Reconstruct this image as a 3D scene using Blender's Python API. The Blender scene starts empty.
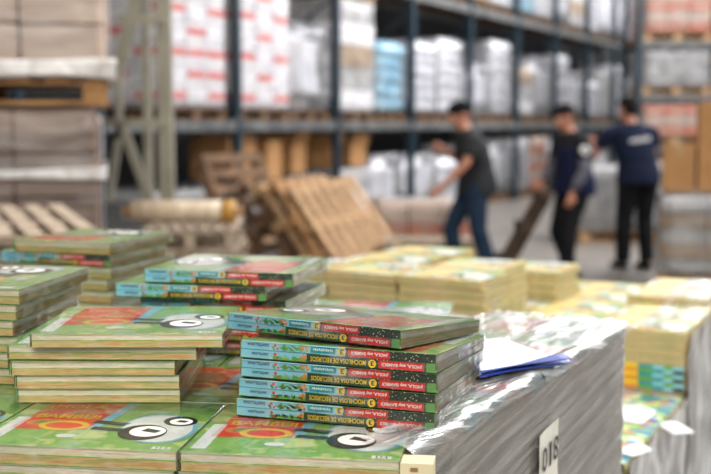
import bpy, bmesh, math, random
from mathutils import Vector, Matrix, Euler, noise
R = math.radians
random.seed(7)
scene = bpy.context.scene
col = scene.collection

# ------------------------------------------------------------------ camera
CAMZ = 1.5
PITCH = R(5.81)
cam_d = bpy.data.cameras.new('camera')
cam_d.sensor_width = 36
cam_d.lens = 55.7
cam_d.clip_end = 200
cam_d.dof.use_dof = True
cam_d.dof.focus_distance = 1.47
cam_d.dof.aperture_fstop = 3.6
cam = bpy.data.objects.new('camera', cam_d)
cam.location = (0, 0, CAMZ)
cam.rotation_euler = (R(90) - PITCH, 0, 0)
col.objects.link(cam)
scene.camera = cam

# ------------------------------------------------------------------ light
world = bpy.data.worlds.new('world')
scene.world = world
world.use_nodes = True
wb = world.node_tree.nodes['Background']
wb.inputs[0].default_value = (0.90, 0.95, 1.0, 1)
wb.inputs[1].default_value = 0.46

def area(name, loc, sx, sy, power, rot=(0, 0, 0), colr=(1, 1, 1)):
    d = bpy.data.lights.new(name, 'AREA')
    d.shape = 'RECTANGLE'
    d.size = sx
    d.size_y = sy
    d.energy = power
    d.color = colr
    o = bpy.data.objects.new(name, d)
    o.location = loc
    o.rotation_euler = rot
    col.objects.link(o)
    return o
# roof skylights, plus fill panels added to brighten the rack and front faces
area('skylight_fill', (-1.2, 4.2, 7.0), 1.6, 6.0, 240, (R(-8), 0, 0), (1.0, 0.95, 0.86))
area('skylight_fill', (3.5, 5.0, 7.5), 1.6, 5.0, 240, (0, 0, 0), (0.97, 0.98, 1.0))
area('skylight_fill', (8.5, 10.0, 7.5), 3.0, 9.0, 1550, (0, R(38), 0), (0.98, 0.98, 1.0))  # added side panel, tilted to brighten the rack face without film glare
area('skylight_fill', (7.0, 18.0, 8.0), 3.0, 5.0, 1200, (0, R(38), 0), (0.98, 0.98, 1.0))  # extra fill panel added over the far aisle
area('skylight_fill', (11.5, 25.5, 8.0), 3.0, 6.0, 1200, (0, R(42), 0), (0.98, 0.98, 1.0))  # added fill that lifts the poorly lit far loads
area('skylight_fill', (0.8, -4.0, 5.0), 3.0, 3.0, 620, (R(48), 0, 0), (1.0, 0.95, 0.87))  # fill panel added behind the camera to brighten spines and page edges
area('skylight_fill', (-3.2, 7.6, 7.5), 1.5, 4.0, 150, (0, 0, 0), (1.0, 0.97, 0.92))

scene.view_settings.view_transform = 'Standard'
scene.view_settings.look = 'None'
scene.view_settings.gamma = 1
scene.view_settings.exposure = 0.0
scene.view_settings.use_curve_mapping = False

# ------------------------------------------------------------------ helpers
def lin(c):
    return tuple((v / 12.92 if v <= 0.04045 else ((v + 0.055) / 1.055) ** 2.4) for v in c)

def rgb(r, g, b):
    return lin((r / 255, g / 255, b / 255)) + (1,)

MATS = {}
def mat(name, c, rough=0.6, metal=0.0, c2=None, scale=8.0, stretch=(1, 1, 1), bump=0.0, spec=0.5, detail=3, ramp=(0.35, 0.65), coat=0.0):
    if name in MATS:
        return MATS[name]
    m = bpy.data.materials.new(name)
    m.use_nodes = True
    nt = m.node_tree
    b = nt.nodes['Principled BSDF']
    b.inputs['Roughness'].default_value = rough
    b.inputs['Metallic'].default_value = metal
    b.inputs['Specular IOR Level'].default_value = spec
    b.inputs['Coat Weight'].default_value = coat
    b.inputs['Coat Roughness'].default_value = 0.3
    b.inputs['Base Color'].default_value = c
    if c2 is None:
        c2 = tuple(v * 0.82 for v in c[:3]) + (1,)
    tc = nt.nodes.new('ShaderNodeTexCoord')
    mp = nt.nodes.new('ShaderNodeMapping')
    mp.inputs['Scale'].default_value = stretch
    nz = nt.nodes.new('ShaderNodeTexNoise')
    nz.inputs['Scale'].default_value = scale
    nz.inputs['Detail'].default_value = detail
    nt.links.new(tc.outputs['Object'], mp.inputs['Vector'])
    nt.links.new(mp.outputs[0], nz.inputs['Vector'])
    cr = nt.nodes.new('ShaderNodeValToRGB')
    cr.color_ramp.elements[0].position = ramp[0]
    cr.color_ramp.elements[1].position = ramp[1]
    cr.color_ramp.elements[0].color = c
    cr.color_ramp.elements[1].color = c2
    nt.links.new(nz.outputs['Fac'], cr.inputs[0])
    nt.links.new(cr.outputs[0], b.inputs['Base Color'])
    if bump:
        bp = nt.nodes.new('ShaderNodeBump')
        bp.inputs['Strength'].default_value = bump
        bp.inputs['Distance'].default_value = 0.01
        nt.links.new(nz.outputs['Fac'], bp.inputs['Height'])
        nt.links.new(bp.outputs[0], b.inputs['Normal'])
    MATS[name] = m
    return m

def multi_ramp(name, stops, scale, rough=0.4, kind='noise', coat=0.0, stretch=(1, 1, 1), const=False, detail=2):
    """printed artwork: a procedural pattern of several inks"""
    m = bpy.data.materials.new(name)
    m.use_nodes = True
    nt = m.node_tree
    b = nt.nodes['Principled BSDF']
    b.inputs['Roughness'].default_value = rough
    b.inputs['Coat Weight'].default_value = coat
    b.inputs['Coat Roughness'].default_value = 0.15
    tc = nt.nodes.new('ShaderNodeTexCoord')
    mp = nt.nodes.new('ShaderNodeMapping')
    mp.inputs['Scale'].default_value = stretch
    nt.links.new(tc.outputs['Object'], mp.inputs['Vector'])
    if kind == 'noise':
        t = nt.nodes.new('ShaderNodeTexNoise')
        t.inputs['Detail'].default_value = detail
        out = t.outputs['Fac']
    else:
        t = nt.nodes.new('ShaderNodeTexVoronoi')
        out = t.outputs['Distance'] if kind == 'dots' else t.outputs['Color']
    t.inputs['Scale'].default_value = scale
    nt.links.new(mp.outputs[0], t.inputs['Vector'])
    cr = nt.nodes.new('ShaderNodeValToRGB')
    if const:
        cr.color_ramp.interpolation = 'CONSTANT'
    e = cr.color_ramp.elements
    while len(e) < len(stops):
        e.new(0.5)
    for el, (p, c) in zip(e, stops):
        el.position = p
        el.color = c
    nt.links.new(out, cr.inputs[0])
    nt.links.new(cr.outputs[0], b.inputs['Base Color'])
    MATS[name] = m
    return m

def pages_mat(name, c, c2, tint, tint2):
    """cut page edges: fine horizontal leaf lines, ink bleeding at the edge"""
    m = bpy.data.materials.new(name)
    m.use_nodes = True
    nt = m.node_tree
    L = nt.links
    b = nt.nodes['Principled BSDF']
    b.inputs['Roughness'].default_value = 0.7
    tc = nt.nodes.new('ShaderNodeTexCoord')
    mp = nt.nodes.new('ShaderNodeMapping')
    mp.inputs['Scale'].default_value = (6, 6, 900)
    n1 = nt.nodes.new('ShaderNodeTexNoise')
    n1.inputs['Scale'].default_value = 1.0
    n1.inputs['Detail'].default_value = 2
    L.new(tc.outputs['Object'], mp.inputs[0])
    L.new(mp.outputs[0], n1.inputs['Vector'])
    cr = nt.nodes.new('ShaderNodeValToRGB')
    cr.color_ramp.elements[0].position = 0.3
    cr.color_ramp.elements[0].color = c
    cr.color_ramp.elements[1].position = 0.7
    cr.color_ramp.elements[1].color = c2
    L.new(n1.outputs['Fac'], cr.inputs[0])
    mp2 = nt.nodes.new('ShaderNodeMapping')
    mp2.inputs['Scale'].default_value = (22, 22, 160)
    oi = nt.nodes.new('ShaderNodeObjectInfo')
    L.new(oi.outputs['Random'], mp2.inputs['Location'])
    L.new(tc.outputs['Object'], mp2.inputs[0])
    n2 = nt.nodes.new('ShaderNodeTexNoise')
    n2.inputs['Scale'].default_value = 1.0
    n2.inputs['Detail'].default_value = 3
    L.new(mp2.outputs[0], n2.inputs['Vector'])
    cr2 = nt.nodes.new('ShaderNodeValToRGB')
    e = cr2.color_ramp.elements
    e[0].position = 0.40
    e[0].color = tint
    e[1].position = 0.60
    e[1].color = tint2
    k = e.new(0.5)
    k.color = (1, 1, 1, 1)
    L.new(n2.outputs['Fac'], cr2.inputs[0])
    mx = nt.nodes.new('ShaderNodeMix')
    mx.data_type = 'RGBA'
    mx.blend_type = 'MULTIPLY'
    mx.inputs[0].default_value = 0.75
    L.new(cr.outputs[0], mx.inputs[6])
    L.new(cr2.outputs[0], mx.inputs[7])
    L.new(mx.outputs[2], b.inputs['Base Color'])
    MATS[name] = m
    return m

def film_mat(name, base=0.12, streak=0.55, stretch=(2, 40, 1), rot=0.0, lo=0.5, hi=0.72, bump=0.6, tint=(0.93, 0.95, 0.95, 1), rough=0.16, coord='UV', haze_rough=0.35, dist=0.004, ior=1.4):
    """clear polyethylene film: see-through, milky where it bunches, glossy all over"""
    m = bpy.data.materials.new(name)
    m.use_nodes = True
    nt = m.node_tree
    L = nt.links
    for n in list(nt.nodes):
        nt.nodes.remove(n)
    out = nt.nodes.new('ShaderNodeOutputMaterial')
    tr = nt.nodes.new('ShaderNodeBsdfTransparent')
    tr.inputs[0].default_value = (0.97, 0.98, 0.98, 1)
    df = nt.nodes.new('ShaderNodeBsdfPrincipled')
    df.inputs['Base Color'].default_value = tint
    df.inputs['Roughness'].default_value = haze_rough
    gl = nt.nodes.new('ShaderNodeBsdfGlossy')
    gl.inputs['Roughness'].default_value = rough
    gl.inputs[0].default_value = (1, 1, 1, 1)
    tc = nt.nodes.new('ShaderNodeTexCoord')
    mp = nt.nodes.new('ShaderNodeMapping')
    mp.inputs['Rotation'].default_value = (0, 0, rot)
    mp2 = nt.nodes.new('ShaderNodeMapping')
    mp2.inputs['Scale'].default_value = stretch
    L.new(tc.outputs[coord], mp.inputs[0])
    L.new(mp.outputs[0], mp2.inputs[0])
    n1 = nt.nodes.new('ShaderNodeTexNoise')
    n1.inputs['Scale'].default_value = 1.0
    n1.inputs['Detail'].default_value = 4
    n1.inputs['Distortion'].default_value = 0.6
    L.new(mp2.outputs[0], n1.inputs['Vector'])
    mr = nt.nodes.new('ShaderNodeMapRange')
    mr.inputs[1].default_value = lo
    mr.inputs[2].default_value = hi
    mr.inputs[3].default_value = base
    mr.inputs[4].default_value = streak
    L.new(n1.outputs['Fac'], mr.inputs[0])
    bp = nt.nodes.new('ShaderNodeBump')
    bp.inputs['Strength'].default_value = bump
    bp.inputs['Distance'].default_value = dist
    L.new(n1.outputs['Fac'], bp.inputs['Height'])
    L.new(bp.outputs[0], gl.inputs['Normal'])
    L.new(bp.outputs[0], df.inputs['Normal'])
    fr = nt.nodes.new('ShaderNodeFresnel')
    fr.inputs[0].default_value = ior
    L.new(bp.outputs[0], fr.inputs['Normal'])
    m1 = nt.nodes.new('ShaderNodeMixShader')
    L.new(mr.outputs[0], m1.inputs[0])
    L.new(tr.outputs[0], m1.inputs[1])
    L.new(df.outputs[0], m1.inputs[2])
    m2 = nt.nodes.new('ShaderNodeMixShader')
    L.new(fr.outputs[0], m2.inputs[0])
    L.new(m1.outputs[0], m2.inputs[1])
    L.new(gl.outputs[0], m2.inputs[2])
    L.new(m2.outputs[0], out.inputs[0])
    MATS[name] = m
    return m

_tcache = {}
def text_geo(s, bold=0.0):
    k = (s, bold)
    if k in _tcache:
        return _tcache[k]
    cu = bpy.data.curves.new('t', 'FONT')
    cu.body = s
    cu.offset = bold
    cu.resolution_u = 3
    ob = bpy.data.objects.new('t', cu)
    col.objects.link(ob)
    dg = bpy.context.evaluated_depsgraph_get()
    me = bpy.data.meshes.new_from_object(ob.evaluated_get(dg))
    vs = [v.co.copy() for v in me.vertices]
    fs = [tuple(p.vertices) for p in me.polygons]
    x0 = min(v.x for v in vs); x1 = max(v.x for v in vs)
    y0 = min(v.y for v in vs); y1 = max(v.y for v in vs)
    vs = [((v.x - x0) / (x1 - x0) - 0.5, (v.y - y0) / (y1 - y0) - 0.5) for v in vs]
    bpy.data.objects.remove(ob)
    bpy.data.curves.remove(cu)
    bpy.data.meshes.remove(me)
    _tcache[k] = (vs, fs)
    return _tcache[k]

class MB:
    def __init__(s):
        s.v = []; s.f = []; s.m = []; s.uv = {}
    def add(s, vs, fs, m=0):
        n = len(s.v)
        s.v += [Vector(v) for v in vs]
        s.f += [tuple(i + n for i in f) for f in fs]
        s.m += [m] * len(fs)
    def box(s, c, sz, m=0, M=None):
        x, y, z = sz[0] / 2, sz[1] / 2, sz[2] / 2
        vs = [Vector((a * x, b * y, e * z)) for a in (-1, 1) for b in (-1, 1) for e in (-1, 1)]
        c = Vector(c)
        vs = [(M @ v + c) if M else v + c for v in vs]
        s.add(vs, [(0, 1, 3, 2), (4, 6, 7, 5), (0, 4, 5, 1), (2, 3, 7, 6), (0, 2, 6, 4), (1, 5, 7, 3)], m)
        return s
    def beam(s, p, q, w, h, m=0, up=(0, 0, 1)):
        p = Vector(p); q = Vector(q)
        d = (q - p); L = d.length; d.normalize()
        u = Vector(up)
        if abs(d.dot(u)) > 0.98:
            u = Vector((0, 1, 0))
        x = d.cross(u).normalized(); z = x.cross(d)
        M = Matrix((x, d, z)).transposed()
        s.box((p + q) / 2, (w, L, h), m, M)
        return s
    def loft(s, pts, radii, m=0, n=12, hint=(0, 1, 0), round_ends=False):
        pts = [Vector(p) for p in pts]
        radii = [r if isinstance(r, tuple) else (r, r) for r in radii]
        if round_ends:
            # rounded caps
            def ext(p0, p1, r):
                d = (p0 - p1).normalized()
                return [(p0 + d * r * 0.9, 0.35), (p0 + d * r * 0.55, 0.8)]
            r0 = radii[0]; r1 = radii[-1]
            a = ext(pts[0], pts[1], min(r0)); b = ext(pts[-1], pts[-2], min(r1))
            radii = [(r0[0] * a[0][1], r0[1] * a[0][1]), (r0[0] * a[1][1], r0[1] * a[1][1])] + list(radii) + \
                    [(r1[0] * b[1][1], r1[1] * b[1][1]), (r1[0] * b[0][1], r1[1] * b[0][1])]
            pts = [a[0][0], a[1][0]] + pts + [b[1][0], b[0][0]]
        base = len(s.v)
        hint = Vector(hint)
        for i, p in enumerate(pts):
            d = (pts[min(i + 1, len(pts) - 1)] - pts[max(i - 1, 0)]).normalized()
            h = hint
            if abs(d.dot(h)) > 0.97:
                h = Vector((1, 0, 0))
            a = d.cross(h).normalized(); b = a.cross(d).normalized()
            rx, ry = radii[i] if isinstance(radii[i], tuple) else (radii[i], radii[i])
            for k in range(n):
                t = 2 * math.pi * k / n
                s.v.append(p + a * rx * math.cos(t) + b * ry * math.sin(t))
        for i in range(len(pts) - 1):
            for k in range(n):
                k2 = (k + 1) % n
                s.f.append((base + i * n + k, base + i * n + k2, base + (i + 1) * n + k2, base + (i + 1) * n + k))
                s.m.append(m)
        s.f.append(tuple(base + k for k in range(n))[::-1]); s.m.append(m)
        s.f.append(tuple(base + (len(pts) - 1) * n + k for k in range(n))); s.m.append(m)
        return s
    def ball(s, c, r, m=0, nu=16, nv=10, M=None):
        c = Vector(c)
        if not isinstance(r, tuple):
            r = (r, r, r)
        base = len(s.v)
        def P(i, j):
            t = math.pi * i / nv; f = 2 * math.pi * j / nu
            v = Vector((r[0] * math.sin(t) * math.cos(f), r[1] * math.sin(t) * math.sin(f), r[2] * math.cos(t)))
            return (M @ v if M else v) + c
        s.v.append(P(0, 0))
        for i in range(1, nv):
            for j in range(nu):
                s.v.append(P(i, j))
        s.v.append(P(nv, 0))
        for j in range(nu):
            j2 = (j + 1) % nu
            s.f.append((base, base + 1 + j, base + 1 + j2)); s.m.append(m)
            for i in range(nv - 2):
                a = base + 1 + i * nu
                s.f.append((a + j, a + nu + j, a + nu + j2, a + j2)); s.m.append(m)
            a = base + 1 + (nv - 2) * nu
            s.f.append((a + j, base + 1 + (nv - 1) * nu, a + j2)); s.m.append(m)
        return s
    def prism(s, poly, z0, z1, m=0):
        n = len(poly)
        vs = [(p[0], p[1], z0) for p in poly] + [(p[0], p[1], z1) for p in poly]
        fs = [tuple(range(n))[::-1], tuple(range(n, 2 * n))] + [(i, (i + 1) % n, n + (i + 1) % n, n + i) for i in range(n)]
        s.add(vs, fs, m)
        return s
    def text(s, st, o, ux, uy, w, h, m=0, bold=0.0):
        vs, fs = text_geo(st, bold)
        o = Vector(o); ux = Vector(ux); uy = Vector(uy)
        s.add([o + ux * (x * w) + uy * (y * h) for x, y in vs], fs, m)
        return s
    def build(s, name, mats, parent=None, smooth=False, loc=None, rz=0, bevel=0, keep=False):
        me = bpy.data.meshes.new(name)
        me.from_pydata([tuple(v) for v in s.v], [], s.f)
        if not isinstance(mats, (list, tuple)):
            mats = [mats]
        for m in mats:
            me.materials.append(m)
        for p, i in zip(me.polygons, s.m):
            p.material_index = i
            p.use_smooth = smooth
        if not keep:
            bm = bmesh.new(); bm.from_mesh(me)
            bmesh.ops.recalc_face_normals(bm, faces=bm.faces)
            bm.to_mesh(me); bm.free()
        me.update()
        o = bpy.data.objects.new(name, me)
        col.objects.link(o)
        if parent:
            o.parent = parent
        if loc is not None:
            o.location = loc
        o.rotation_euler.z = rz
        if bevel:
            b = o.modifiers.new('bevel', 'BEVEL')
            b.width = bevel; b.segments = 2; b.limit_method = 'ANGLE'
        return o

def tag(o, label=None, cat=None, group=None, kind=None):
    if label: o['label'] = label
    if cat: o['category'] = cat
    if group: o['group'] = group
    if kind: o['kind'] = kind
    return o

def empty(name, loc=(0, 0, 0), rz=0, rx=0, ry=0):
    o = bpy.data.objects.new(name, None)
    o.empty_display_size = 0.05
    o.location = loc
    o.rotation_euler = (rx, ry, rz)
    col.objects.link(o)
    return o

KIDS = {}
def copy_tree(o, parent=None):
    c = o.copy()
    col.objects.link(c)
    if parent is not None:
        c.parent = parent
    kids = [k for k in list(bpy.data.objects) if k.parent == o] if o not in KIDS else KIDS[o]
    KIDS[o] = kids
    for k in kids:
        copy_tree(k, c)
    return c

def remesh_obj(mb, name, mats, voxel, parent, smooth_it=6):
    """fuses the lofted limbs of one body or garment into one continuous skin"""
    o = mb.build(name, mats, None, True)
    r = o.modifiers.new('r', 'REMESH')
    r.mode = 'VOXEL'; r.voxel_size = voxel; r.use_smooth_shade = True
    sm = o.modifiers.new('s', 'SMOOTH')
    sm.iterations = smooth_it; sm.factor = 0.5
    dg = bpy.context.evaluated_depsgraph_get()
    me = bpy.data.meshes.new_from_object(o.evaluated_get(dg))
    o.modifiers.clear()
    old = o.data
    o.data = me
    bpy.data.meshes.remove(old)
    me.name = name
    if parent: o.parent = parent
    return o

def gp(px, py, z):
    """where the sight line through a photograph point meets the level z"""
    f = 1100.0
    x = (px - 355.5) / f
    yy = (237 - py) / f
    cp, sp = math.cos(PITCH), math.sin(PITCH)
    d = Vector((x, cp + yy * sp, -sp + yy * cp))
    t = (z - CAMZ) / d.z
    return Vector((d.x * t, d.y * t, z))

# ------------------------------------------------------------------ materials
M_floor = mat('polished concrete', rgb(120, 112, 104), 0.4, c2=rgb(104, 97, 90), scale=1.6, bump=0.05, detail=6)
M_wall = mat('shade dark wall', rgb(62, 60, 60), 0.8, scale=1.0)  # dark base colour carries the lack of light behind the rack
M_wall2 = mat('grey cladding', rgb(120, 120, 118), 0.8, scale=1.0)
M_blue = mat('blue green rack paint', rgb(18, 42, 54), 0.45, scale=5)
M_beam = mat('grey rack beam paint', rgb(98, 100, 98), 0.5, c2=rgb(66, 68, 70), scale=4)
M_beige = mat('beige rack paint', rgb(138, 133, 116), 0.5, c2=rgb(120, 116, 102), scale=5)
M_wood = mat('pallet wood', rgb(186, 150, 108), 0.8, c2=rgb(132, 100, 68), scale=6, stretch=(1, 6, 6), bump=0.3)
M_woodo = mat('orange pallet wood', rgb(176, 132, 84), 0.8, c2=rgb(132, 92, 54), scale=6, stretch=(1, 6, 6), bump=0.3)
M_woodg = mat('weathered pallet wood', rgb(176, 160, 140), 0.85, c2=rgb(120, 100, 82), scale=6, stretch=(1, 6, 6), bump=0.3)
M_woodd = mat('dark pallet wood', rgb(120, 88, 58), 0.85, c2=rgb(74, 52, 34), scale=9, bump=0.3)
M_card = mat('brown cardboard', rgb(162, 118, 72), 0.85, c2=rgb(150, 108, 64), scale=4)
M_cardd = mat('inner cardboard', rgb(150, 112, 72), 0.85, c2=rgb(130, 96, 60), scale=4)
M_cardw = mat('white cardboard', rgb(198, 188, 154), 0.7, c2=rgb(184, 172, 138), scale=10)
M_white = mat('white wrapped goods', rgb(234, 230, 230), 0.5, c2=rgb(206, 202, 206), scale=5, stretch=(1, 1, 3), bump=0.5)
M_whiteb = mat('white woven sacks', rgb(238, 234, 236), 0.6, c2=rgb(208, 206, 214), scale=3, bump=0.8)
M_pink = mat('pinkish wrapped cartons', rgb(204, 182, 166), 0.5, c2=rgb(180, 156, 142), scale=3, stretch=(1, 1, 5), bump=0.4)
M_brown = mat('brown wrapped cartons', rgb(140, 116, 102), 0.4, c2=rgb(112, 92, 80), scale=3, stretch=(1, 1, 5), bump=0.5)
M_red = mat('red printed band', rgb(206, 84, 76), 0.5, c2=rgb(222, 140, 128), scale=8, ramp=(0.45, 0.7))
M_orange = mat('orange red cartons', rgb(200, 108, 80), 0.5, c2=rgb(184, 140, 118), scale=5)
M_lblue = mat('light blue sacks', rgb(112, 178, 206), 0.5, c2=rgb(180, 210, 224), scale=4, bump=0.5)
M_greyg = mat('grey goods', rgb(188, 184, 182), 0.5, c2=rgb(146, 142, 142), scale=5, bump=0.4)
M_tan = mat('tan goods', rgb(176, 152, 126), 0.6, c2=rgb(146, 122, 100), scale=5)
M_lip = mat('dark print', rgb(50, 46, 60), 0.5)

pg_green = pages_mat('page edges', rgb(222, 214, 196), rgb(184, 176, 156), rgb(240, 224, 200), rgb(226, 232, 212))
pg_warm = pages_mat('warm page edges', rgb(200, 178, 128), rgb(168, 146, 98), rgb(246, 206, 166), rgb(214, 226, 184))
pg_cream = pages_mat('cream page edges', rgb(200, 184, 142), rgb(162, 146, 104), rgb(246, 226, 196), rgb(214, 218, 184))
pg_card = pages_mat('stacked page edges under film', rgb(172, 156, 132), rgb(148, 132, 108), rgb(235, 225, 215), rgb(220, 222, 215))

INK_leaf = multi_ramp('green leaf print', [(0.0, rgb(74, 130, 60)), (0.34, rgb(108, 164, 78)), (0.46, rgb(150, 190, 104)), (0.54, rgb(126, 176, 86)), (0.62, rgb(206, 212, 140)), (0.72, rgb(150, 196, 160))], 20, 0.35, detail=5, coat=0.12)
INK_leaf2 = multi_ramp('yellow green print', [(0.0, rgb(90, 130, 80)), (0.40, rgb(130, 160, 90)), (0.46, rgb(200, 176, 90)), (0.53, rgb(196, 196, 140)), (0.60, rgb(206, 146, 90)), (0.68, rgb(100, 150, 120))], 13, 0.35, coat=0.12)
INK_bamboo = multi_ramp('bamboo print', [(0.0, rgb(60, 120, 50)), (0.44, rgb(96, 150, 60)), (0.47, rgb(132, 184, 200)), (0.62, rgb(140, 196, 214)), (0.66, rgb(150, 196, 90))], 55, 0.3, stretch=(1, 1, 0.6), coat=0.12)
INK_spot = multi_ramp('dark floral print', [(0.0, rgb(226, 222, 200)), (0.2, rgb(206, 208, 180)), (0.24, rgb(52, 62, 44)), (0.7, rgb(40, 48, 38)), (0.9, rgb(74, 84, 50))], 260, 0.3, 'dots', coat=0.12)
INK_redm = multi_ramp('red title print', [(0.0, rgb(206, 44, 30)), (0.45, rgb(226, 66, 44)), (0.56, rgb(212, 52, 36)), (0.62, rgb(226, 140, 84)), (0.7, rgb(120, 130, 60))], 26, 0.35, coat=0.12)
INK_mos = multi_ramp('mosaic cover print', [(0.0, rgb(60, 130, 150)), (0.3, rgb(110, 160, 80)), (0.42, rgb(180, 200, 130)), (0.5, rgb(206, 90, 70)), (0.56, rgb(220, 220, 206)), (0.64, rgb(70, 110, 160)), (0.74, rgb(120, 170, 90))], 34, 0.35, 'cells', const=True)
def ink(n, r, g, b):
    return mat('ink ' + n, rgb(r, g, b), 0.3, c2=rgb(r * 0.94, g * 0.94, b * 0.94), scale=30, coat=0.12)
INK_sky = ink('sky blue', 136, 194, 208)
INK_teal = ink('teal', 34, 144, 152)
INK_red = ink('red', 214, 48, 38)
INK_yel = ink('yellow', 236, 196, 36)
INK_dkg = ink('dark green', 40, 66, 40)
INK_navy = ink('navy', 28, 50, 92)
INK_white = ink('white', 232, 234, 228)
INK_black = ink('charcoal', 40, 44, 46)
INK_or = ink('orange', 222, 138, 52)
INK_gr = ink('grass green', 96, 158, 62)

F_shrink = film_mat('shrink film', base=0.0, streak=0.16, stretch=(30, 30, 60), lo=0.52, hi=0.78, bump=0.35, coord='Object', dist=0.003, rough=0.14)
# F_shrink noise scaled to the bundle
F_wrap = film_mat('stretch film', base=0.12, streak=0.34, stretch=(3.0, 95, 1), rot=R(-6), lo=0.46, hi=0.74, bump=0.8, rough=0.2, dist=0.005, tint=(0.74, 0.75, 0.70, 1))
F_top = film_mat('stretch film folded over', base=0.14, streak=0.75, stretch=(4, 100, 1), rot=R(9), lo=0.48, hi=0.74, bump=0.9, rough=0.12, dist=0.006, ior=1.3, tint=(0.9, 0.93, 0.94, 1))
F_clear = film_mat('clear far film', base=0.02, streak=0.22, stretch=(2, 2, 9), lo=0.5, hi=0.78, bump=0.7, coord='Object', dist=0.02, rough=0.3, ior=1.25)
F_far = film_mat('far stretch film', base=0.05, streak=0.25, stretch=(2, 2, 9), lo=0.48, hi=0.75, bump=0.8, coord='Object', dist=0.02, rough=0.25)

# ------------------------------------------------------------------ setting
def struct(mb, name, m):
    return tag(mb.build(name, m), kind='structure')
RA = R(27.8)                       # the long pallet rack runs away to the right
RU = Vector((math.sin(RA), math.cos(RA), 0))
RN = Vector((-math.cos(RA), math.sin(RA), 0))
P0 = Vector((-1.44, 13.4, 0))
def rk(t, n, z=0):
    v = P0 + RU * t + RN * n
    return Vector((v.x, v.y, z))

mb = MB(); mb.box((4, 16, -0.05), (36, 46, 0.1)); struct(mb, 'floor', M_floor)
mb = MB()
a = rk(-12, 2.9); b = rk(34, 2.9)
mb.beam((a.x, a.y, 4), (b.x, b.y, 4), 0.2, 8, 0)
struct(mb, 'wall_left', M_wall)
mb = MB(); mb.box((13.5, 36.5, 4), (18, 0.2, 8)); struct(mb, 'wall_back', M_wall2)

# ------------------------------------------------------------------ pallets
def pallet_parts(root, w=1.2, d=1.0, m=M_wood, nb=7, pre=''):
    mb = MB()
    bw = w / nb * 0.62
    for i in range(nb):
        x = -w / 2 + bw / 2 + i * (w - bw) / (nb - 1)
        mb.box((x, 0, 0.133), (bw, d, 0.02))
    mb.build('top_deck', m, root)
    for j in (-1, 0, 1):
        s = MB()
        for i in (-1, 0, 1):
            s.box((i * (w / 2 - 0.07), j * (d / 2 - 0.05), 0.066), (0.13, 0.09, 0.088))
        s.box((0, j * (d / 2 - 0.05), 0.1165), (w, 0.09, 0.013))
        s.box((0, j * (d / 2 - 0.05), 0.011), (w, 0.09, 0.022))
        s.build('stringer', m, root)

PAL = {}
def wooden_pallet(loc, rz=0, rx=0, ry=0, m=M_wood, label='', group=None, name='wooden_pallet', nb=7):
    k = (m.name, nb)
    if k not in PAL:
        root = empty(name)
        pallet_parts(root, m=m, nb=nb)
        PAL[k] = root
        o = root
    else:
        o = copy_tree(PAL[k])
    o.location = loc
    o.rotation_euler = (rx, ry, rz)
    tag(o, label, 'pallet', group)
    return o

def lumpy(o, amt, scale, seed=0):
    """sags and bulges in the soft outline of wrapped goods"""
    me = o.data
    for v in me.vertices:
        n = noise.noise_vector(v.co * scale + Vector((seed * 3.1, seed * 1.7, seed)))
        v.co += n * amt
    return o

def grid_box(w, d, h, z0, seg=0.12, rnd=0.06):
    """box with subdivided rounded faces"""
    bm = bmesh.new()
    bmesh.ops.create_cube(bm, size=1)
    bmesh.ops.scale(bm, vec=(w, d, h), verts=bm.verts)
    bmesh.ops.bevel(bm, geom=list(bm.edges), offset=rnd, segments=2, affect='EDGES')
    cuts = max(2, int(max(w, h) / seg))
    big = [e for e in bm.edges if e.calc_length() > 0.3]
    bmesh.ops.subdivide_edges(bm, edges=big, cuts=cuts, use_grid_fill=True)
    bmesh.ops.translate(bm, vec=(0, 0, z0 + h / 2), verts=bm.verts)
    me = bpy.data.meshes.new('g')
    bm.to_mesh(me); bm.free()
    for p in me.polygons: p.use_smooth = True
    return me

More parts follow.
